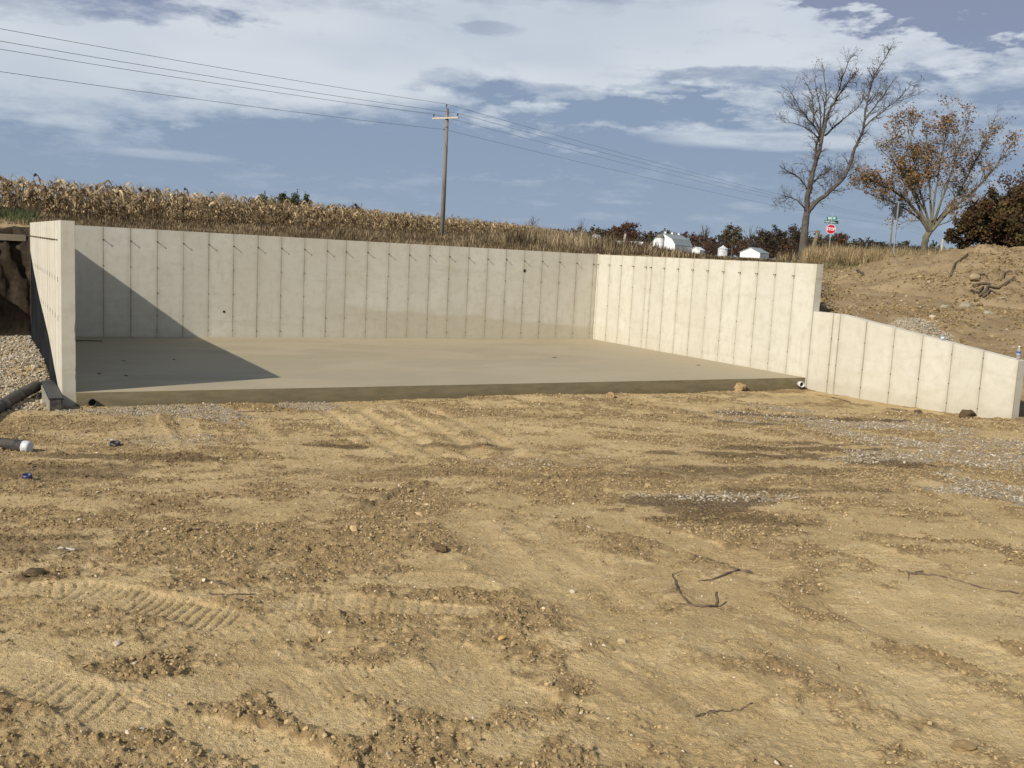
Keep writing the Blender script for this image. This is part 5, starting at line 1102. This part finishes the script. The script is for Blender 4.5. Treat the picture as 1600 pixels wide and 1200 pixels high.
# crowns grown from rules (for the trees further away)
def grown(seed, h, kind, cols=None, dens=1., lsize=.3, wid=1.):
    """returns trunk mesh, crown mesh for a tree of height h"""
    r_ = np.random.default_rng(seed); tr = MB(); th = h*(.30 if kind != 'bush' else .08); top = np.array([r_.normal(0, .03*h), r_.normal(0, .03*h), h*.72]); P = smooth(np.array([[0, 0, -1.], [r_.normal(0, .02)*h, r_.normal(0, .02)*h, th], top])); R = np.linspace(h*.024, h*.006, len(P)); tr.tube(P, R, 7)
    out = []; tips = []; nl = 14 if kind != 'bush' else 16
    for i in range(nl):
        t = (i+.5)/nl; z0 = th*.8+(h*.68-th*.8)*t; a = i*2.4+r_.normal(0, .3); el_ = math.radians(r_.uniform(22, 55)+20*t); L = h*wid*(.50-.22*t)*r_.uniform(.8, 1.1); d = np.array([math.cos(a)*math.cos(el_), math.sin(a)*math.cos(el_), math.sin(el_)]); p = np.array([0, 0, z0])
        Q = [p]
        for j in range(4): d = unit(d+r_.normal(0, .14, 3)+[0, 0, .07]); Q.append(Q[-1]+d*L/4)
        Q = np.array(Q); RR = np.linspace(h*.011, h*.003, 5); out.append((Q, RR)); limb_spawn(r_, Q, RR, 0, dict(n=[7, 3], ref=[h*.4, h*.16], **{'from': [.25, .2]}, ang=(25, 60), up=[.2, .1], len=[h*.15, h*.075], wob=.15, bend=[.05, 0], rmin=h*.0012, r=[h*.004, h*.002]), out, tips)
    for P_, R_ in out: tr.tube(P_, R_, 3, cap=False)
    tm = tr.mesh('trunk', M['bark_dark']); cm = None
    if cols:
        tp = np.array(tips); cb = MB(); per = max(1, int(5*dens)); leaf_cloud(cb, tp, per, h*.028, lsize, cols, r_); cm = cb.mesh('crown', M['leaf'])
    return tm, cm
GREEN = [(.055, .068, .032), (.08, .09, .04), (.10, .10, .05), (.045, .05, .03)]; RUST = [(.12, .055, .032), (.15, .075, .04), (.09, .045, .03), (.11, .065, .04)]; BROWN = [(.070, .050, .038), (.09, .066, .048), (.05, .038, .030), (.08, .066, .045)]; OLIVE = [(.12, .095, .04), (.09, .075, .035), (.15, .10, .045), (.07, .06, .035)]
kinds = {'green': [grown(200+i, 15, 't', GREEN, 1.2, .42) for i in range(2)], 'rust': [grown(210+i, 15, 't', RUST, 1.2, .42) for i in range(2)], 'brown': [grown(220+i, 15, 't', BROWN, 1., .40) for i in range(2)], 'olive': [grown(230+i, 15, 't', OLIVE, 1.3, .42) for i in range(2)], 'bare': [grown(240+i, 15, 't', None) for i in range(2)]}
def far_tree(name, label, kind, px, top_y, b_, wid=1., vi=0):
    base = ground_at(px, b_); h = at_b(px, top_y, b_)[2]-base[2]; s = h/14.6; t_ = empty(name, base, label, 'tree', 'trees beyond the field'); t_.rotation_euler[2] = px*.37; t_.scale = (s*wid, s*wid, s); tm, cm = kinds[kind][vi % 2]
    obj('trunk', tm, t_); 
    if cm: obj('crown', cm, t_)
for a in [('bare_tree', 'widest bare tree on the skyline just right of the corn', 'bare', 830, 337, 400, 1.05, 0), ('bare_tree', 'small bare tree on the skyline between the corn and the barn', 'bare', 906, 341, 400, .8, 1),
 ('bare_tree', 'bare tree behind the grey end of the barn roof', 'bare', 1098, 351, 460, 1.25, 0), ('rust_leaved_tree', 'rust orange tree left of the white silo', 'rust', 979, 346, 450, 1.2, 0), ('rust_leaved_tree', 'smaller rust orange tree touching the left side of the big rust tree', 'rust', 958, 354, 452, 1.0, 1), ('olive_tree', 'tall olive brown tree behind the grain bin', 'olive', 1142, 350, 450, 1.1, 0), ('olive_tree', 'small olive tree behind the top of the silo', 'olive', 1040, 361, 470, .9, 1),
 ('brown_tree', 'dark brown tree directly behind the white shed', 'brown', 1188, 357, 450, 1.2, 0), ('brown_tree', 'dark brown tree right of the white shed', 'brown', 1212, 355, 455, 1.2, 1), ('brown_tree', 'dark brown tree just left of the big bare trunk', 'brown', 1236, 351, 450, 1.1, 0),
 ('green_tree', 'round green tree above the corn, left of the group at the field crest', 'green', 437, 302, 420, 1., 0), ('green_tree', 'pale green tree above the corn in the middle of the crest group', 'green', 459, 302, 420, .8, 1), ('green_tree', 'thin tree at the right end of the crest group above the corn', 'green', 478, 303, 430, .55, 0), ('green_tree', 'low dark green tree above the corn at the left end of the crest group', 'green', 408, 304, 430, 1., 1),
 ('brown_tree', 'dark brown tree above the corn, left of two near the pole', 'brown', 519, 322, 430, 1.1, 1), ('brown_tree', 'dark brown tree above the corn, right of two near the pole', 'brown', 553, 320, 430, 1.2, 0), ('olive_tree', 'low olive tree sinking behind the corn left of the pole', 'olive', 590, 330, 430, 1.2, 1),
 ('rust_leaved_tree', 'rust tree low behind the STOP sign post', 'rust', 1308, 362, 400, 1.0, 0), ('bare_tree', 'small grey bare tree on the skyline right of the utility pole', 'bare', 772, 343, 420, 1.0, 1), ('rust_leaved_tree', 'small red brown tree right of the barn in front of the dark wood', 'rust', 1102, 382, 440, 1., 1), ('bare_tree', 'bare tree behind the roof of the white shed', 'bare', 1168, 352, 470, .9, 1)]: far_tree(*a)
# far wood as one mass
sky_y = np.array([[-200, 320], [0, 318], [390, 318], [420, 316], [480, 318], [505, 328], [560, 326], [600, 335], [640, 341], [700, 347], [760, 349], [800, 354], [850, 356], [880, 353], [920, 351], [950, 353], [1000, 357], [1060, 360], [1110, 364], [1150, 364], [1200, 362], [1250, 364], [1290, 364], [1320, 372], [1360, 371], [1400, 375], [1440, 379], [1480, 384], [1520, 380], [1700, 372]])
fw = MB(); ft = MB()
for row, (bb, dy) in enumerate(((500, 7), (560, 2), (640, 0))):
    px = -120.
    while px < 1700:
        ty = float(np.interp(px, sky_y[:, 0], sky_y[:, 1]))+dy+(5 if px > 700 else 1)+r3.normal(0, 2.2); base = ground_at(px, bb); h = max(4, at_b(px, ty, bb)[2]-base[2]); q = float(fbm(px*.01, row*3., 1.1, 3, seed=77)); u = q+r3.normal(0, .08)
        cols = GREEN if u > .58 and px > 1040 and px < 1480 or (u > .62) else RUST if u < .34 else BROWN if u < .52 else OLIVE
        if px < 650: cols = [GREEN, OLIVE, BROWN][r3.integers(0, 3)]
        n_ = 90; w_ = h*r3.uniform(.34, .52); t = r3.random(n_)**1.1; ph = r3.uniform(0, 6.28, n_); rr_ = w_*np.sqrt(r3.random(n_))*np.sqrt(np.clip(1-(t*1.02)**2.2, .02, 1)); c_ = np.stack([base[0]+rr_*np.cos(ph), base[1]+rr_*np.sin(ph), base[2]+h*(.10+.88*t)], 1)
        leaf_cloud(fw, c_, 3, h*.05, h*.055, [tuple(np.array(q_)*.9) for q_ in cols], r3); ft.tube([base-[0, 0, 1], base+[0, 0, h*.6]], [.25, .1], 3, cap=False); px += r3.uniform(8, 15)
o = tag(fw.build('woodland', M['leaf']), 'dark brown and green woodland along the whole horizon', 'woodland', kind='stuff'); o2 = ft.build('trunks', M['bark_dark'], o); tag(o2, kind='stuff')
# dense reddish trees at the right edge
def big_crown(label, px, b_, top_y, bot_w, cols, seed, dens, kind='bush', wid=1., name='reddish_tree', ls=.11):
    base = ground_at(px, b_); h = at_b(px, top_y, b_)[2]-base[2]; tm, cm = grown(seed, h, kind, cols, dens, ls, wid); t_ = empty(name, base, label, 'tree', 'reddish trees at the right edge'); obj('trunk', tm, t_); obj('crown', cm, t_)
DK = [(.075, .042, .024), (.10, .058, .028), (.055, .035, .02), (.10, .07, .03), (.115, .08, .033)]
big_crown('dense dark red brown tree low behind the dirt mound, leftmost of the reddish trees', 1528, 66, 318, 1, DK, 301, 7.0, wid=1.35); big_crown('dense rust olive tree behind the right flank of the mound', 1570, 64, 295, 1, DK+OLIVE, 302, 8.0, wid=1.3)
big_crown('dense brown tree cut off by the right edge of the picture', 1618, 62, 285, 1, DK+OLIVE, 303, 8.0, wid=1.3); big_crown('taller thin leaved purple brown tree behind the dense reddish ones', 1575, 74, 250, 1, [(.10, .055, .045), (.14, .07, .05), (.09, .06, .05)], 304, 2.2, 't', 1.0, ls=.10); big_crown('tall thin leaved tree at the right edge behind the dense ones', 1622, 72, 240, 1, [(.10, .06, .045), (.16, .10, .05), (.09, .06, .05)], 305, 2.5, 't', 1.0, ls=.10)
